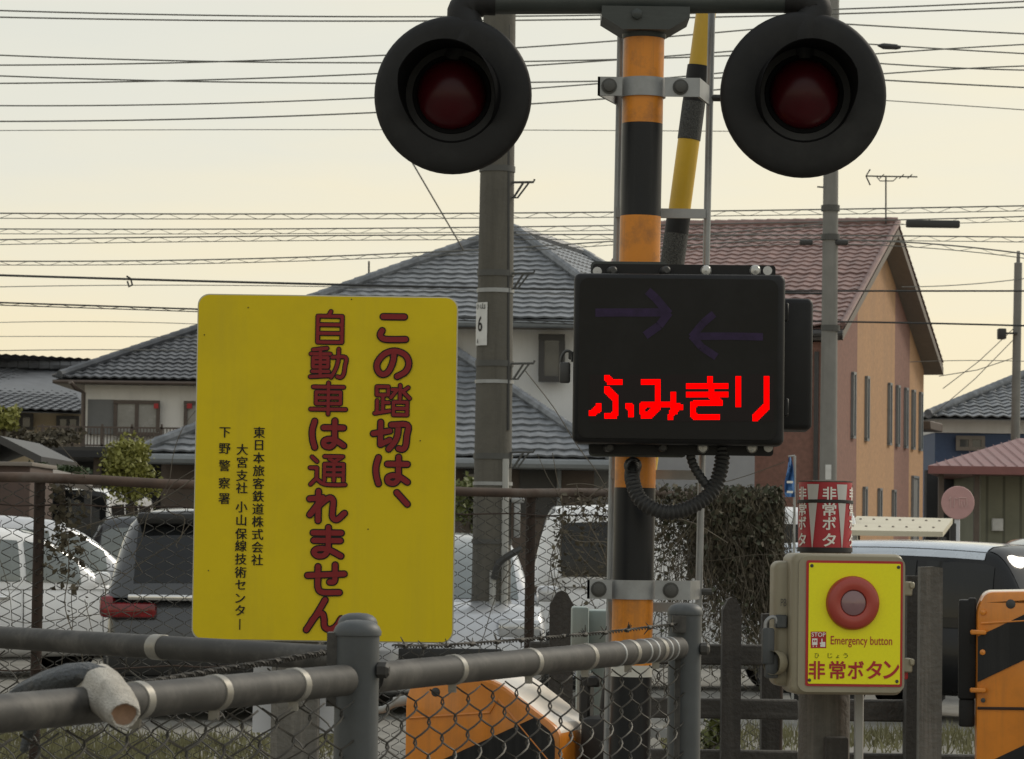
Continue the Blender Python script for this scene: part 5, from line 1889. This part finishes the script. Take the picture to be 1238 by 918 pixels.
# lamps
def lamp(px, py, r, yaw, pitch, label=None):
    C0 = W(px, py, Ym - .06)
    ax = V((math.sin(yaw) * math.cos(pitch), -math.cos(yaw) * math.cos(pitch), math.sin(pitch)))
    b = MB()
    b.lathe([(.001, -.11), (.09, -.11), (.11, -.09), (.115, -.02), (r * .90, -.040), (r * .99, -.034), (r * 1.012, -.024), (r * 1.012, -.012), (r * .995, -.004), (r * .95, .002), (r * .86, .005), (r * .72, .006), (.122, .003), (.001, .0)], C0, ax, 64)
    bo = b.build('signal_light', M['signal_black'], ms)
    if label: bo['label'] = label
    h = MB()
    # hood: a full collar near the plate, its visor reaching forward on the upper part
    n = 48
    x_ = (V((0, 0, 1)) - ax * ax.z).normalized()
    y_ = ax.cross(x_)
    vs = []
    for i in range(n + 1):
        an = 2 * PI * i / n
        up_ = math.cos(an)
        ln = .0035 + .165 * max(0, min(1, (up_ + .62) / 1.0)) ** .9
        d_ = x_ * math.cos(an) + y_ * math.sin(an)
        for rr, hh in ((.124, 0), (.121, ln), (.1195, ln), (.117, .002)):
            vs.append(C0 + ax * (hh + .001) + d_ * rr)
    h.add(vs, [(i * 4 + j, i * 4 + j + 1, i * 4 + j + 5, i * 4 + j + 4) for i in range(n) for j in range(3)])
    h.build('hood', M['hood_black'], bo)
    l_ = MB()
    R0 = .088
    l_.lathe([(R0, 0)] + [(R0 * math.cos(a * PI / 2 / 12), .06 * math.sin(a * PI / 2 / 12)) for a in range(1, 12)] + [(.0005, .06)], C0 + ax * .004, ax, 40)
    l_.build('lens', M['lens'], bo)
    k_ = MB()
    k_.lathe([(.0885, 0), (.0885, .003), (.098, .003), (.100, 0)], C0 + ax * .003, ax, 40)
    k_.build('lens_ring', M['hood_black'], bo)
    a_ = MB()
    top = C0 + V((0, .05, r * .80))
    end = aL if px < 700 else aR
    s_ = 1 if px < 700 else -1
    a_.tube(catmull([end + V((s_ * .05, 0, 0)), end + V((s_ * .0, 0, -.002)), end + V((-s_ * .03, .0, -.025)), lerp(end, C0, .35) + V((0, .0, 0)), C0 + V((0, .03, r * .45))], 6), [.033] * 4 + [.037] * 4 + [.042] * 17, 20)
    a_.build('elbow', M['signal_black'], bo)
lamp(546.5, 114.5, .197, R(-6), R(-2), 'left hand lamp, its hood turned slightly left')
lamp(972, 114, .207, R(1), R(-2), 'right hand lamp, slightly larger and facing straight ahead')
# ladder behind the mast
for x0, x1 in ((751.5, 735), (861, 842)):
    b = MB()
    p, q = W(x0, -10, Ym + .12), W(x1, 850, Ym + .12)
    q = q + (q - p) * .55
    b.tube([p, q], .0095, 10)
    b.build('ladder_rail', M['galv'], ms)
for y in (258, 416, 574, 734, 886):
    b = MB()
    xm = lerp(751, 735, (y + 10) / 860)
    p, q = W(xm - 2, y - 1, Ym + .105), W(xm + 107, y + 1, Ym + .105)
    rot = Matrix.Rotation(R(0), 3, 'Y')
    b.box((p + q) / 2, ((q - p).length, .012, .024), rot)
    b.build('rung', M['galv'], ms)
# clamps
def clamp(y, dark):
    b = MB()
    c_ = mpt(y)
    h = 23 * k
    x0, x1 = -54 * k, 66 * k
    Yf = c_.y - .054
    b.lathe([(.0525, -h / 2), (.0575, -h / 2), (.0575, h / 2), (.0525, h / 2)], c_, (0, 0, 1), 32, a0=0, a1=2 * PI)
    b.box((c_.x - .085, c_.y - .030, c_.z), (.062, .006, h))
    b.box((c_.x + .098, c_.y - .030, c_.z), (.088, .006, h))
    b.hexa([V(p) for p in ((c_.x + .142, c_.y - .033, c_.z - h / 2), (c_.x + .185, c_.y + .15, c_.z - h / 2), (c_.x + .179, c_.y + .15, c_.z - h / 2), (c_.x + .136, c_.y - .027, c_.z - h / 2),
            (c_.x + .142, c_.y - .033, c_.z + h / 2), (c_.x + .185, c_.y + .15, c_.z + h / 2), (c_.x + .179, c_.y + .15, c_.z + h / 2), (c_.x + .136, c_.y - .027, c_.z + h / 2))], 0)
    b.hexa([V(p) for p in ((c_.x - .116, c_.y - .033, c_.z - h / 2), (c_.x - .110, c_.y - .033, c_.z - h / 2), (c_.x - .055, c_.y + .15, c_.z - h / 2), (c_.x - .061, c_.y + .15, c_.z - h / 2),
            (c_.x - .116, c_.y - .033, c_.z + h / 2), (c_.x - .110, c_.y - .033, c_.z + h / 2), (c_.x - .055, c_.y + .15, c_.z + h / 2), (c_.x - .061, c_.y + .15, c_.z + h / 2))], 0)
    bo = b.build('clamp', M['galv'], ms)
    for dx in (-.087, .093):
        q = MB()
        q.lathe([(.020, 0), (.020, .003), (.0145, .003), (.0145, .013), (.010, .015), (.0005, .015)], (c_.x + dx, c_.y - .033, c_.z), (0, -1, 0), 6 if False else 16)
        q.build('bolt', M['step_steel'], bo)
    q = MB()
    q.tube([(c_.x + .18, c_.y + .12, c_.z - .005), (c_.x + .205, c_.y + .12, c_.z - .005)], .009, 8)
    q.build('bolt', M['step_steel'], bo)
clamp(107, True)
clamp(713, False)
# conduit
def corrugated(mb, pts, r, pitch=.011):
    P = catmull(pts, 30)
    L = [0]
    for a, b in zip(P, P[1:]):
        L.append(L[-1] + (b - a).length)
    n = int(L[-1] / (pitch / 4))
    Q, rs, i = [], [], 0
    for k in range(n + 1):
        s_ = L[-1] * k / n
        while i < len(L) - 2 and L[i + 1] < s_:
            i += 1
        Q.append(lerp(P[i], P[i + 1], (s_ - L[i]) / max(1e-9, L[i + 1] - L[i])))
        rs.append(r * (1 + .10 * math.sin(2 * PI * s_ / pitch)))
    mb.tube(Q, rs, 16)

# ------------------------------------------------------------------ led direction display
Yd = 7.78
dp_ = thing('direction_display', 'black train direction display lit with red kana on the mast', 'display', W(821, 545, Yd))
rz = R(-3)
Rm = Matrix.Rotation(rz, 3, 'Z')
cD = W(820.5, 434, Yd)
kd = 1 / S(Yd)
def D(px, py, y=0.0):
    """point on the display's front plane from photo pixels, y metres behind it"""
    o = W(px, py, Yd) - cD
    return cD + Rm @ V((o.x, y, o.z))
b = MB()
b.rbox(cD + Rm @ V((0, .065, 0)), (256 * kd, .13, 207 * kd), .016, 4, Rm)
b.build('case', M['disp_black'], dp_, ang=60)
b = MB()
b.rbox(cD + Rm @ V((-1 * kd, -.001, 0)), (240 * kd, .010, 194 * kd), .022, 4, Rm, axis=1)
fo = b.build('face', M['disp_face'], dp_, ang=60)
b = MB()
x0, x1, y0, y1 = 713, 935, 453, 510
b.add([D(x0, y1, -.0075), D(x1, y1, -.0075), D(x1, y0, -.0075), D(x0, y0, -.0075)], [(0, 1, 2, 3)])
b.build('led_window', M['disp_window'], fo)
# arrows
def arrow(pts_list, w_):
    b = MB()
    for n_, pts in enumerate(pts_list):
        for a, c2 in zip(pts, pts[1:]):
            p, q = D(*a, -.0072 - .0003 * n_), D(*c2, -.0072 - .0003 * n_)
            t = (q - p).normalized()
            nn = t.cross(Rm @ V((0, 1, 0))) * w_ * kd / 2
            b.add([p + nn, p - nn, q - nn, q + nn], [(0, 1, 2, 3)])
    return b
b = arrow([((720, 378), (808, 378)), ((783, 352), (793, 361), (809, 380)), ((809, 378), (797, 394), (780, 406))], 10)
b.build('arrow', M['disp_arrow'], fo)
b = arrow([((840, 407), (884, 407)), ((884, 407), (922, 408)), ((863, 380), (850, 391), (836, 408)), ((836, 406), (848, 420), (866, 432))], 9)
b.build('arrow', M['disp_arrow'], fo)
# lit dots
ZK = [((172, 85), (190, 108), (245, 112)), ((172, 156), (222, 212), (222, 300), (212, 318), (172, 318)), ((124, 258), (118, 275), (80, 305)), ((300, 254), (322, 275), (322, 306)),
      ((398, 110), (478, 110), (478, 240), (478, 265), (430, 315), (400, 315), (385, 290), (386, 262), (402, 246), (480, 246), (560, 252), (620, 268)), ((578, 190), (578, 270), (560, 325)), ((600, 262), (585, 290)),
      ((668, 135), (898, 135)), ((668, 188), (898, 188)), ((800, 95), (808, 190), (850, 235)), ((862, 240), (715, 240), (693, 255), (693, 305), (710, 325), (842, 325)),
      ((970, 98), (970, 250)), ((1142, 98), (1142, 268), (1072, 336))]
b = MB()
cell = 8.6
for gy in range(int(60 / cell), int(360 / cell)):
    for gx in range(int(60 / cell), int(1190 / cell)):
        x, y = (gx + .5) * cell, (gy + .5) * cell
        hit = False
        for pl in ZK:
            for a, c2 in zip(pl, pl[1:]):
                ax, ay, bx, by = *a, *c2
                t = max(0, min(1, ((x - ax) * (bx - ax) + (y - ay) * (by - ay)) / max(1, (bx - ax) ** 2 + (by - ay) ** 2)))
                if max(abs(x - ax - (bx - ax) * t), abs(y - ay - (by - ay) * t)) < 17.5:
                    hit = True
        if hit:
            c_ = D(700 + x / 5.053, 440 + y / 5.053, -.009)
            h_ = cell / 5.053 * kd * .47
            xx = Rm @ V((1, 0, 0))
            b.add([c_ - xx * h_ + V((0, 0, -h_)), c_ + xx * h_ + V((0, 0, -h_)), c_ + xx * h_ + V((0, 0, h_)), c_ - xx * h_ + V((0, 0, h_))], [(0, 1, 2, 3)])
b.build('lit_lettering', M['led'], fo)
# flanges with bolts
for y0, y1, x0, x1, yc in ((316, 340, 715, 939, 324), (530, 549, 712, 936, 540)):
    b = MB()
    p = D((x0 + x1) / 2, (y0 + y1) / 2, .10)
    b.rbox(p, ((x1 - x0) * kd, .012, (y1 - y0) * kd), .008, 3, Rm, axis=1)
    fl_ = b.build('flange', M['disp_black'], dp_)
    for n_, x in enumerate((735, 800, 852, 912)):
        q = MB()
        dark = n_ < 2
        p = D(x + (2 if y0 < 400 else -2), yc, .094)
        if dark:
            q.lathe([(.011, 0), (.011, .03), (.007, .034), (.0005, .034)], p, Rm @ V((.25, -1, 0)), 12)
        else:
            q.lathe([(.0145, 0), (.0145, .004), (.011, .010), (.0005, .012)], p, Rm @ V((0, -1, 0)), 16)
        q.build('bolt', M['bolt_dark'] if dark else M['bolt'], fl_)
    for x in (721, 929) if y0 < 400 else (930,):
        q = MB()
        p = D(x, yc, .0935)
        q.lathe([(.0115, 0), (.0005, 0.0002)], p, Rm @ V((0, -1, 0)), 14)
        q.build('slot', M['sleeve_white'], fl_)
b = MB()
b.rbox(D(760, 324, .128), (95 * kd, .02, 26 * kd), .01, 2, Rm, axis=1)
b.rbox(D(770, 541, .128), (120 * kd, .02, 20 * kd), .01, 2, Rm, axis=1)
b.build('mount_plate', M['arm_dark'], dp_)
b = MB()
b.rbox(D(937, 436, .245) + V((.012, 0, 0)), (82 * kd * 1.03, .19, 156 * kd * 1.04), .014, 3, Rm)
b.build('rear_case', M['disp_black'], dp_, ang=60)
for y in (376, 492):
    b = MB()
    b.rbox(D(951, y, .06), (.012, .03, .045), .003, 1, Rm)
    b.build('hinge', M['disp_black'], dp_)
b = MB()
corrugated(b, [D(873, 535, .11), D(873, 560, .10), D(862, 592, .08), D(835, 613, .06), D(803, 619, .05), D(775, 605, .06), D(764, 580, .09), D(765, 563, .15), D(768, 556, .2)], 9.0 * kd)
b.build('conduit', M['conduit'], dp_)
b = MB()
corrugated(b, [D(833, 540, .11), D(838, 560, .10), D(848, 577, .09), D(858, 590, .09)], 5.6 * kd)
b.build('cable', M['conduit'], dp_)
b = MB()
b.lathe([(.022, 0), (.022, .02), (.016, .03)], D(764, 562, .11), (0, -1, 0), 16)
b.build('cable_gland', M['conduit'], dp_)
pk = thing('padlock', 'dark padlock hanging on left side of the display', 'padlock', D(682, 465, .05))
b = MB()
b.rbox(D(682, 449, .05), (.027, .018, .052), .005, 2)
b.build('lock_body', M['bolt_dark'], pk)
b = MB()
b.tube(catmull([D(677, 442, .05), D(678, 430, .05), D(683, 423, .05), D(690, 425, .05), D(691, 436, .05)], 5), .0035, 8)
b.build('shackle', M['bolt_dark'], pk)
b = MB()
b.rbox(D(691, 428, .06), (.02, .012, .02), .003, 1)
b.build('hasp', M['bolt_dark'], dp_)

# ------------------------------------------------------------------ the yellow warning sign
Ys = 7.4
ys = thing('warning_sign', 'yellow warning board with large red vertical Japanese writing', 'sign', base(362, 900, Ys + .1))
cS = W(393, 566, Ys)
ks = 1 / S(Ys)
b = MB()
b.rbox((cS.x, Ys + .004, cS.z), (313 * ks, .007, 416 * ks), .026, 6, axis=1)
bo = b.build('board', M['sign_yellow'], ys)
b = MB()
b.rbox((cS.x, Ys + .0095, cS.z), (316 * ks, .005, 419 * ks), .027, 6, axis=1)
b.build('rim', M['sign_edge'], bo)
red, ink = MB(), MB()
c1 = [('こ', 475, 397), ('の', 475, 440), ('踏', 474, 484), ('切', 473, 527), ('は', 473, 569), ('、', 487, 602)]
c2 = [('自', 399, 396), ('動', 397, 439), ('車', 397, 482), ('は', 396, 525), ('通', 396, 569), ('れ', 395, 612), ('ま', 395, 656), ('せ', 394, 700), ('ん', 391, 744)]
for ch, px, py in c1 + c2:
    o = W(px, py, Ys)
    dense = ch in '踏動通車自'
    hw_ = (1.95 if dense else 3.1) * ks
    for cv, pts in GL[ch]:
        stroke(ink, pts, hw_ + (1.25 if dense else 1.55) * ks, o, .46 * ks, .385 * ks, .0012, cv)
        stroke(red, pts, hw_, o, .46 * ks, .385 * ks, .0032, cv)
ink.build('lettering_outline', M['sign_ink'], bo)
red.build('lettering', M['sign_red'], bo)
sm = MB()
txt = []
for i, ch in enumerate('東日本旅客鉄道株式会社'):
    txt.append((ch, lerp(313.5, 311, i / 10), lerp(523, 677, i / 10)))
for ch, y in zip('大宮支社小山保線技術センター', (543.5, 559, 575, 590, 613, 629, 645.5, 660, 676, 692, 707, 723.5, 738, 755)):
    txt.append((ch, lerp(293, 290, (y - 543) / 212), y))
for ch, y in zip('下野警察署', (523, 542.5, 563, 584, 603)):
    txt.append((ch, lerp(272, 271, (y - 523) / 80), y))
for ch, x, y in txt:
    o = W(x, y, Ys)
    w_, h_ = em(ch, 14.6 * ks)
    if ch == 'ー':
        letter(sm, ch, o, 1.5 * ks, 13 * ks, 0.0, rot=True)
    else:
        letter(sm, ch, o + V((-.28 * ks, 0, .1 * ks)), w_, h_, .0)
        letter(sm, ch, o + V((.28 * ks, 0, -.1 * ks)), w_, h_, .0, lift=.0015)
sm.build('small_lettering', M['sign_ink'], bo)
b = MB()
for x, y in ((425, 362), (300, 372), (508, 533), (252, 690), (445, 640), (247, 405)):
    p = W(x, y, Ys)
    b.lathe([(.0016, 0), (.0012, .001), (.0003, .001)], p, (0, -1, 0), 8)
b.build('rivets', M['rust_dark'], bo)
b = MB()
p = W(360, 800, Ys + .12)
b.rbox((p.x, Ys + .07, .5 * (cS.z + .3)), (56 * ks, .10, cS.z + .3), .004, 1)
b.build('post', M['wood_grey'], ys)
b = MB()
pbox(b, 306, 800, 411, 886, Ys + .125, .01)
b.build('backing_plate', M['white_panel'], ys)
b = MB()
for z in (.18, -.2):
    b.box((cS.x, Ys + .0155, cS.z + z), (.5, .006, .03))
b.build('bracket', M['galv'], ys)

# ------------------------------------------------------------------ emergency button
Ye = 8.0
ke = 1 / S(Ye)
pst = thing('button_post', 'grey weathered post carrying the emergency button box', 'post', base(996, 900, Ye + .2))
b = MB()
p = W(996, 900, Ye + .21)
b.lathe([(.066, 0), (.066, W(996, 600, Ye + .21).z), (.001, W(996, 600, Ye + .21).z)], (p.x, Ye + .21, 0), n=28)
b.build('shaft', M['wood_grey'], pst)
b = MB()
q = W(1012, 900, Ye + .1)
b.rbox((q.x, Ye + .135, .5), (28 * ke, .06, 1.0), .004, 1)
b.build('backing_timber', M['wood_dark'], pst)
b = MB()
q = W(1038, 900, Ye + .12)
b.rbox((q.x, Ye + .12, .5 * W(1038, 800, Ye).z), (11 * ke, .02, W(1038, 800, Ye).z), .003, 1)
o_ = b.build('conduit', M['pvc'], pst)

slv = thing('post_sleeve', 'red and white sleeve with vertical writing above the button box', 'sleeve', W(998, 668, Ye + .21))
cs = W(997.5, 624, Ye + .21)
rs_ = 32.5 / S(Ye + .14)
hs_ = 82 / S(Ye + .14)
b = MB()
b.lathe([(rs_ - .004, -hs_ / 2), (rs_, -hs_ / 2), (rs_, hs_ / 2), (rs_ - .004, hs_ / 2), (.001, hs_ / 2 - .001)], cs, (0, 0, 1), 48)
so_ = b.build('sleeve', M['sleeve_red'], slv)
def cyl(x, z):
    an = x / rs_
    return V((cs.x + (rs_ + .0012) * math.sin(an), cs.y - (rs_ + .0012) * math.cos(an), cs.z + z))
kk = 1 / S(Ye + .14)
b = MB()
for k in range(-3, 4):
    an0 = (19.5 + 0) * kk * 0 + k * .0
for sgn in range(-3, 3):
    xc = (sgn + .5) * 1.155 * rs_
    vs = []
    N = 8
    for j in range(N + 1):
        t = j / N
        z = lerp(hs_ / 2 - .006, -hs_ / 2 + .006, t)
        hw_ = lerp(.245, .015, t) * rs_
        for u in (-1, -.33, .33, 1):
            vs.append(cyl(xc + u * hw_, z))
    b.add(vs, [(j * 4 + i, j * 4 + i + 1, j * 4 + i + 5, j * 4 + i + 4) for j in range(N) for i in range(3)])
b.build('white_wedge', M['sleeve_white'], so_)
b = MB()
for col_ in (-2, -1, 0, 1, 2):
    xc = (col_ * 1.155 + .06) * rs_
    for ch, py in (('非', 597), ('常', 616.5), ('ボ', 633), ('タ', 653)):
        z = (624 - py) * kk
        def wp(x, zz, xc=xc, z=z):
            p = cyl(xc + x, z + zz)
            n_ = V((p.x - cs.x, p.y - cs.y, 0)).normalized()
            return p + n_ * .0008
        letter(b, ch, V((0, 0, 0)), 16.5 * kk, 16 * kk, .02, warp=wp)
b.build('lettering', M['white_ink'], so_)
b = MB()
z = (624 - 607) * kk
b.lathe([(rs_ + .002, z - .005), (rs_ + .004, z - .004), (rs_ + .004, z + .003), (rs_ + .002, z + .004)], cs, (0.0, .03, 1), 40)
b.lathe([(rs_ + .0015, -hs_ / 2 - .006), (rs_ + .0025, -hs_ / 2 - .006), (rs_ + .0025, -hs_ / 2 + .006), (rs_ + .0015, -hs_ / 2 + .006)], cs, (0, 0, 1), 40)
b.build('strap', M['trim_black'], so_)
b = MB()
b.lathe([(rs_ + .001, hs_ / 2), (rs_ + .002, hs_ / 2 + .003), (.001, hs_ / 2 + .006)], cs, (0, 0, 1), 40)
b.build('cap', M['wood_grey'], so_)

eb = thing('emergency_button', 'beige emergency button box with bright yellow face and red button', 'emergency button', W(1025, 838, Ye + .1))
re_ = R(5)
Re = Matrix.Rotation(re_, 3, 'Z')
cE = W(1027, 754, Ye - .06)
def E_(px, py, y=0.0):
    o = W(px, py, Ye - .06) - cE
    return cE + Re @ V((o.x, y, o.z))
k2 = 1 / S(Ye - .06)
b = MB()
b.rbox(E_(1025, 755, .075), (138 * k2, .15, 170 * k2), .020, 4, Re)
b.rbox(E_(965, 755, .105), (50 * k2, .09, 152 * k2), .02, 4, Re)
b.build('box', M['box_beige'], eb, ang=60)
b = MB()
b.rbox(E_(1029, 755, .008), (130 * k2, .03, 163 * k2), .022, 4, Re, axis=1)
lid = b.build('lid', M['box_beige'], eb, ang=60)
b = MB()
b.rbox(E_(1032, 754, -.0085), (118 * k2, .002, 151 * k2), .005, 2, Re, axis=1)
b.build('red_border', M['plate_red'], lid)
b = MB()
b.rbox(E_(1032, 754, -.0105), (112 * k2, .002, 145 * k2), .002, 1, Re, axis=1)
fc = b.build('face_plate', M['plate_yellow'], lid)
b = MB()
nE = Re @ V((0, -1, 0))
cb_ = E_(1029.5, 729, -.0115)
rb = 32.5 * k2
b.lathe([(rb, 0), (rb * 1.0, .006), (rb * .96, .014), (rb * .86, .019), (rb * .62, .020), (rb * .50, .017), (rb * .47, .012)], cb_, nE, 48)
b.build('button_ring', M['btn_red'], fc)
b = MB()
b.lathe([(rb * .48, .010), (rb * .45, .014), (rb * .3, .017), (.0005, .018)], cb_, nE, 32)
b.build('button', M['btn_lens'], fc)
b = MB()
xaE = Re @ V((1, 0, 0))
for ch, px in zip('非常ボタン', (986, 1011, 1033.5, 1056, 1077)):
    letter(b, ch, E_(px, 810 + .0, -.0115), 20 * k2, 22 * k2, .022, xaE)
for i, ch in enumerate('Emergency button'):
    pass
w_tot = 75 * k2
vs, fs, gw, gh = glyph('Emergency button', .004)
letter(b, 'Emergency button', E_(1040.5, 776, -.0115), w_tot, 13.5 * k2, .004, xaE)
b.build('lettering', M['plate_red'], fc)
b = MB()
for ch, px in zip('ひじょう', (986, 1002, 1011.5, 1021)):
    h_ = 4.0 if ch == 'ょ' else 6
    letter(b, ch, E_(px, 792.5 + (1 if ch == 'ょ' else 0), -.0115), 5.5 * k2 * (0.7 if ch == 'ょ' else 1), h_ * k2, 0, xaE)
b.build('small_lettering', M['sign_ink'], fc)
b = MB()
b.add([E_(x, y, -.0118) for x, y in ((978.5, 783.5), (997.5, 783.5), (997.5, 763.5), (978.5, 763.5))], [(0, 1, 2, 3)])
pg = b.build('pictogram', M['plate_red'], fc)
b = MB()
letter(b, 'STOP', E_(988, 767, -.0118), 17 * k2, 5.2 * k2, .01, xaE)
def pr(x0, y0, x1, y1, y=-.0126):
    b.add([E_(x0, y1, y), E_(x1, y1, y), E_(x1, y0, y), E_(x0, y0, y)], [(0, 1, 2, 3)])
# train
pr(980.2, 771.8, 986.6, 773.6); pr(980.2, 773.6, 981.3, 776.2); pr(985.5, 773.6, 986.6, 776.2); pr(983, 773.6, 983.8, 776.2); pr(980.2, 776.2, 986.6, 779.6)
pr(981, 780.2, 982, 782); pr(985, 780.2, 986, 782)
# pointing hand
pr(991.4, 772, 992.8, 779); pr(989.6, 776.6, 991.4, 778.4); pr(992.8, 776.0, 996.2, 779); pr(990.2, 779, 996.2, 782)
b.build('symbol', M['white_ink'], pg)
b = MB()
for x, y in ((979, 684), (1085, 686), (976, 822), (1083, 824)):
    b.lathe([(.0045, 0), (.004, .002), (.0005, .0025)], E_(x + 1, y, -.0115), nE, 10)
b.build('screw', M['bolt_dark'], fc)
for y in (712, 805):
    b = MB()
    b.rbox(E_(1099, y, .02), (12 * k2, .03, 17 * k2), .003, 1, Re)
    b.rbox(E_(1104, y - 4, .015), (6 * k2, .035, 8 * k2), .003, 1, Re)
    b.build('hinge', M['box_beige'], eb)
b = MB()
b.rbox(E_(1098, 817, .03), (6 * k2, .02, 11 * k2), .003, 1, Re)
b.build('red_seal', M['plate_red'], eb)
b = MB()
b.rbox(E_(948, 752, .06), (14 * k2, .03, 16 * k2), .003, 1, Re)
b.build('hasp', M['galv_dark'], eb)
b = MB()
letter(b, 'PB', E_(951, 729, .055), 7 * k2, 9 * k2, 0, xaE)
b.build('moulded_letters', M['wood_grey'], eb)
pk = thing('padlock', 'steel padlock hanging on left side of emergency button box', 'padlock', W(935, 830, Ye - .02))
b = MB()
b.rbox(E_(931.5, 782, .05), (15 * k2, .02, 44 * k2), .006, 2, Re)
b.rbox(E_(936, 806, .055), (16 * k2, .022, 30 * k2), .006, 2, Re)
b.build('lock_body', M['galv_dark'], pk)
b = MB()
b.tube(catmull([E_(928, 765, .05), E_(929, 753, .05), E_(935, 747, .05), E_(941, 748, .05), E_(944, 757, .05)], 6), .005, 10)
b.build('shackle', M['galv'], pk)
b = MB()
b.lathe([(.001, 0), (.028, .0), (.03, .01), (.03, .03)], E_(946, 802, .05), Re @ V((-.8, -.6, 0)), 20)
b.build('knob', M['box_beige'], eb)

# ------------------------------------------------------------------ old work glove on the rail
gl = thing('work_glove', 'dirty white work glove with slate palm draped over near rail', 'glove', W(110, 868, 3.6))
def section(c, ax, rx, rz_, n=18, squash=1.0, ph=0.0):
    ax = ax.normalized()
    s_ = ax.cross(V((0, 0, 1))).normalized()
    u = s_.cross(ax)
    return [c + s_ * rx * math.cos(2 * PI * k / n) + u * rz_ * math.sin(2 * PI * k / n) * (1 if math.sin(2 * PI * k / n) > 0 else squash) for k in range(n)]
def loft(mb, secs, mi=None, close0=False, close1=False):
    n = len(secs[0])
    vs = [p for s_ in secs for p in s_]
    fs = []
    for i in range(len(secs) - 1):
        for k in range(n):
            fs.append((i * n + k, i * n + (k + 1) % n, (i + 1) * n + (k + 1) % n, (i + 1) * n + k))
    if close0: fs.append(tuple(range(n))[::-1])
    if close1: fs.append(tuple((len(secs) - 1) * n + k for k in range(n)))
    mb.add(vs, fs, mi)
def sweep(path, rx, rz_, n=20, wob=.0):
    P = [V(p) for p in path]
    out_ = []
    for i, p in enumerate(P):
        ax = P[min(i + 1, len(P) - 1)] - P[max(i - 1, 0)]
        s_ = section(p, ax, rx[i], rz_[i], n)
        out_.append([q + V((rnd.gauss(0, wob), rnd.gauss(0, wob), rnd.gauss(0, wob))) for q in s_])
    return out_
Yg = 3.62
kg = 1 / S(Yg)
# cuff: from its open mouth in front of the rail, up and over
cuff = [W(150, 864, 3.50), W(146, 858, 3.52), W(138, 848, 3.56), W(128, 836, 3.60), W(117, 826, 3.66), W(108, 820, 3.72)]
b = MB()
sec = sweep(cuff, [18 * kg, 20 * kg, 24 * kg, 30 * kg, 34 * kg, 29 * kg], [16 * kg, 19 * kg, 24 * kg, 26 * kg, 21 * kg, 13 * kg], 40, .0004)
cc_ = [sum(x_, V((0, 0, 0))) / len(x_) for x_ in sec]
sec = [[c__ + (p - c__) * (1 + (.03 + .025 * i) * math.sin(3 * 2 * PI * k / 40 + i * .8) + .04 * math.sin(5 * 2 * PI * k / 40 - i * 1.1)) for k, p in enumerate(x_)] for i, (x_, c__) in enumerate(zip(sec, cc_))]
loft(b, sec, close1=True)
# rolled edge of the mouth
ri = [lerp(p, cuff[0], .10) - (cuff[1] - cuff[0]).normalized() * .003 for p in sec[0]]
ri2 = [lerp(p, cuff[0], .22) for p in sec[0]]
loft(b, [sec[0], ri, ri2])
b.build('cuff', M['glove_white'], gl, ang=80)
b = MB()
loft(b, [[p + (cuff[1] - cuff[0]).normalized() * d_ for p in [lerp(p, cuff[0], f_) for p in sec[0]]] for d_, f_ in ((.001, .22), (.008, .3), (.012, .6))], close1=True)
b.build('lining', M['glove_in'], gl, ang=80)
hand = [W(126, 818, 3.62), W(106, 815, 3.63), W(84, 819, 3.64), W(60, 827, 3.65), W(36, 837, 3.67), W(13, 849, 3.69)]
b = MB()
sec = sweep(hand, [18 * kg, 28 * kg, 32 * kg, 30 * kg, 26 * kg, 14 * kg], [10 * kg, 14 * kg, 16 * kg, 16 * kg, 13 * kg, 7 * kg], 22, .0008)
loft(b, sec, close0=True, close1=True)
b.build('palm', M['glove_dark'], gl, ang=80)
b = MB()
# white knitted back hanging below the palm, with a fold and the thumb hole
back = [W(112, 826, 3.64), W(112, 836, 3.63), W(106, 846, 3.62), W(98, 851, 3.61)]
loft(b, sweep(back, [14 * kg, 16 * kg, 13 * kg, 6 * kg], [9 * kg, 10 * kg, 9 * kg, 4 * kg], 18, .0008), close0=True, close1=True)
seam_ = [W(128, 815, 3.60), W(110, 818, 3.62), W(88, 826, 3.64), W(66, 834, 3.66), W(42, 843, 3.70), W(22, 851, 3.74)]
loft(b, sweep(catmull(seam_, 5), [3.0 * kg] * 26, [2.6 * kg] * 26, 10, .0005), close0=True, close1=True)
b.build('knit_back', M['glove_white'], gl, ang=80)
for path, r0 in (([W(50, 842, 3.70), W(38, 850, 3.72), W(26, 858, 3.74), W(16, 866, 3.75)], 7), ([W(70, 842, 3.68), W(55, 852, 3.68), W(40, 862, 3.69), W(30, 868, 3.70)], 7.5),
                 ([W(92, 842, 3.66), W(76, 852, 3.66), W(60, 860, 3.67), W(44, 868, 3.68)], 8), ([W(44, 868, 3.70), W(36, 885, 3.72), W(31, 900, 3.72), W(28, 910, 3.72)], 8.5)):
    b = MB()
    P = catmull(path, 5)
    n_ = len(P)
    rr = [r0 * kg * (1 - .35 * (i / (n_ - 1)) ** 3) for i in range(n_)]
    rr[-1] *= .45
    loft(b, sweep(P, rr, [x * .8 for x in rr], 14, .0005), close0=True, close1=True)
    b.build('finger', M['glove_dark'], gl, ang=80)
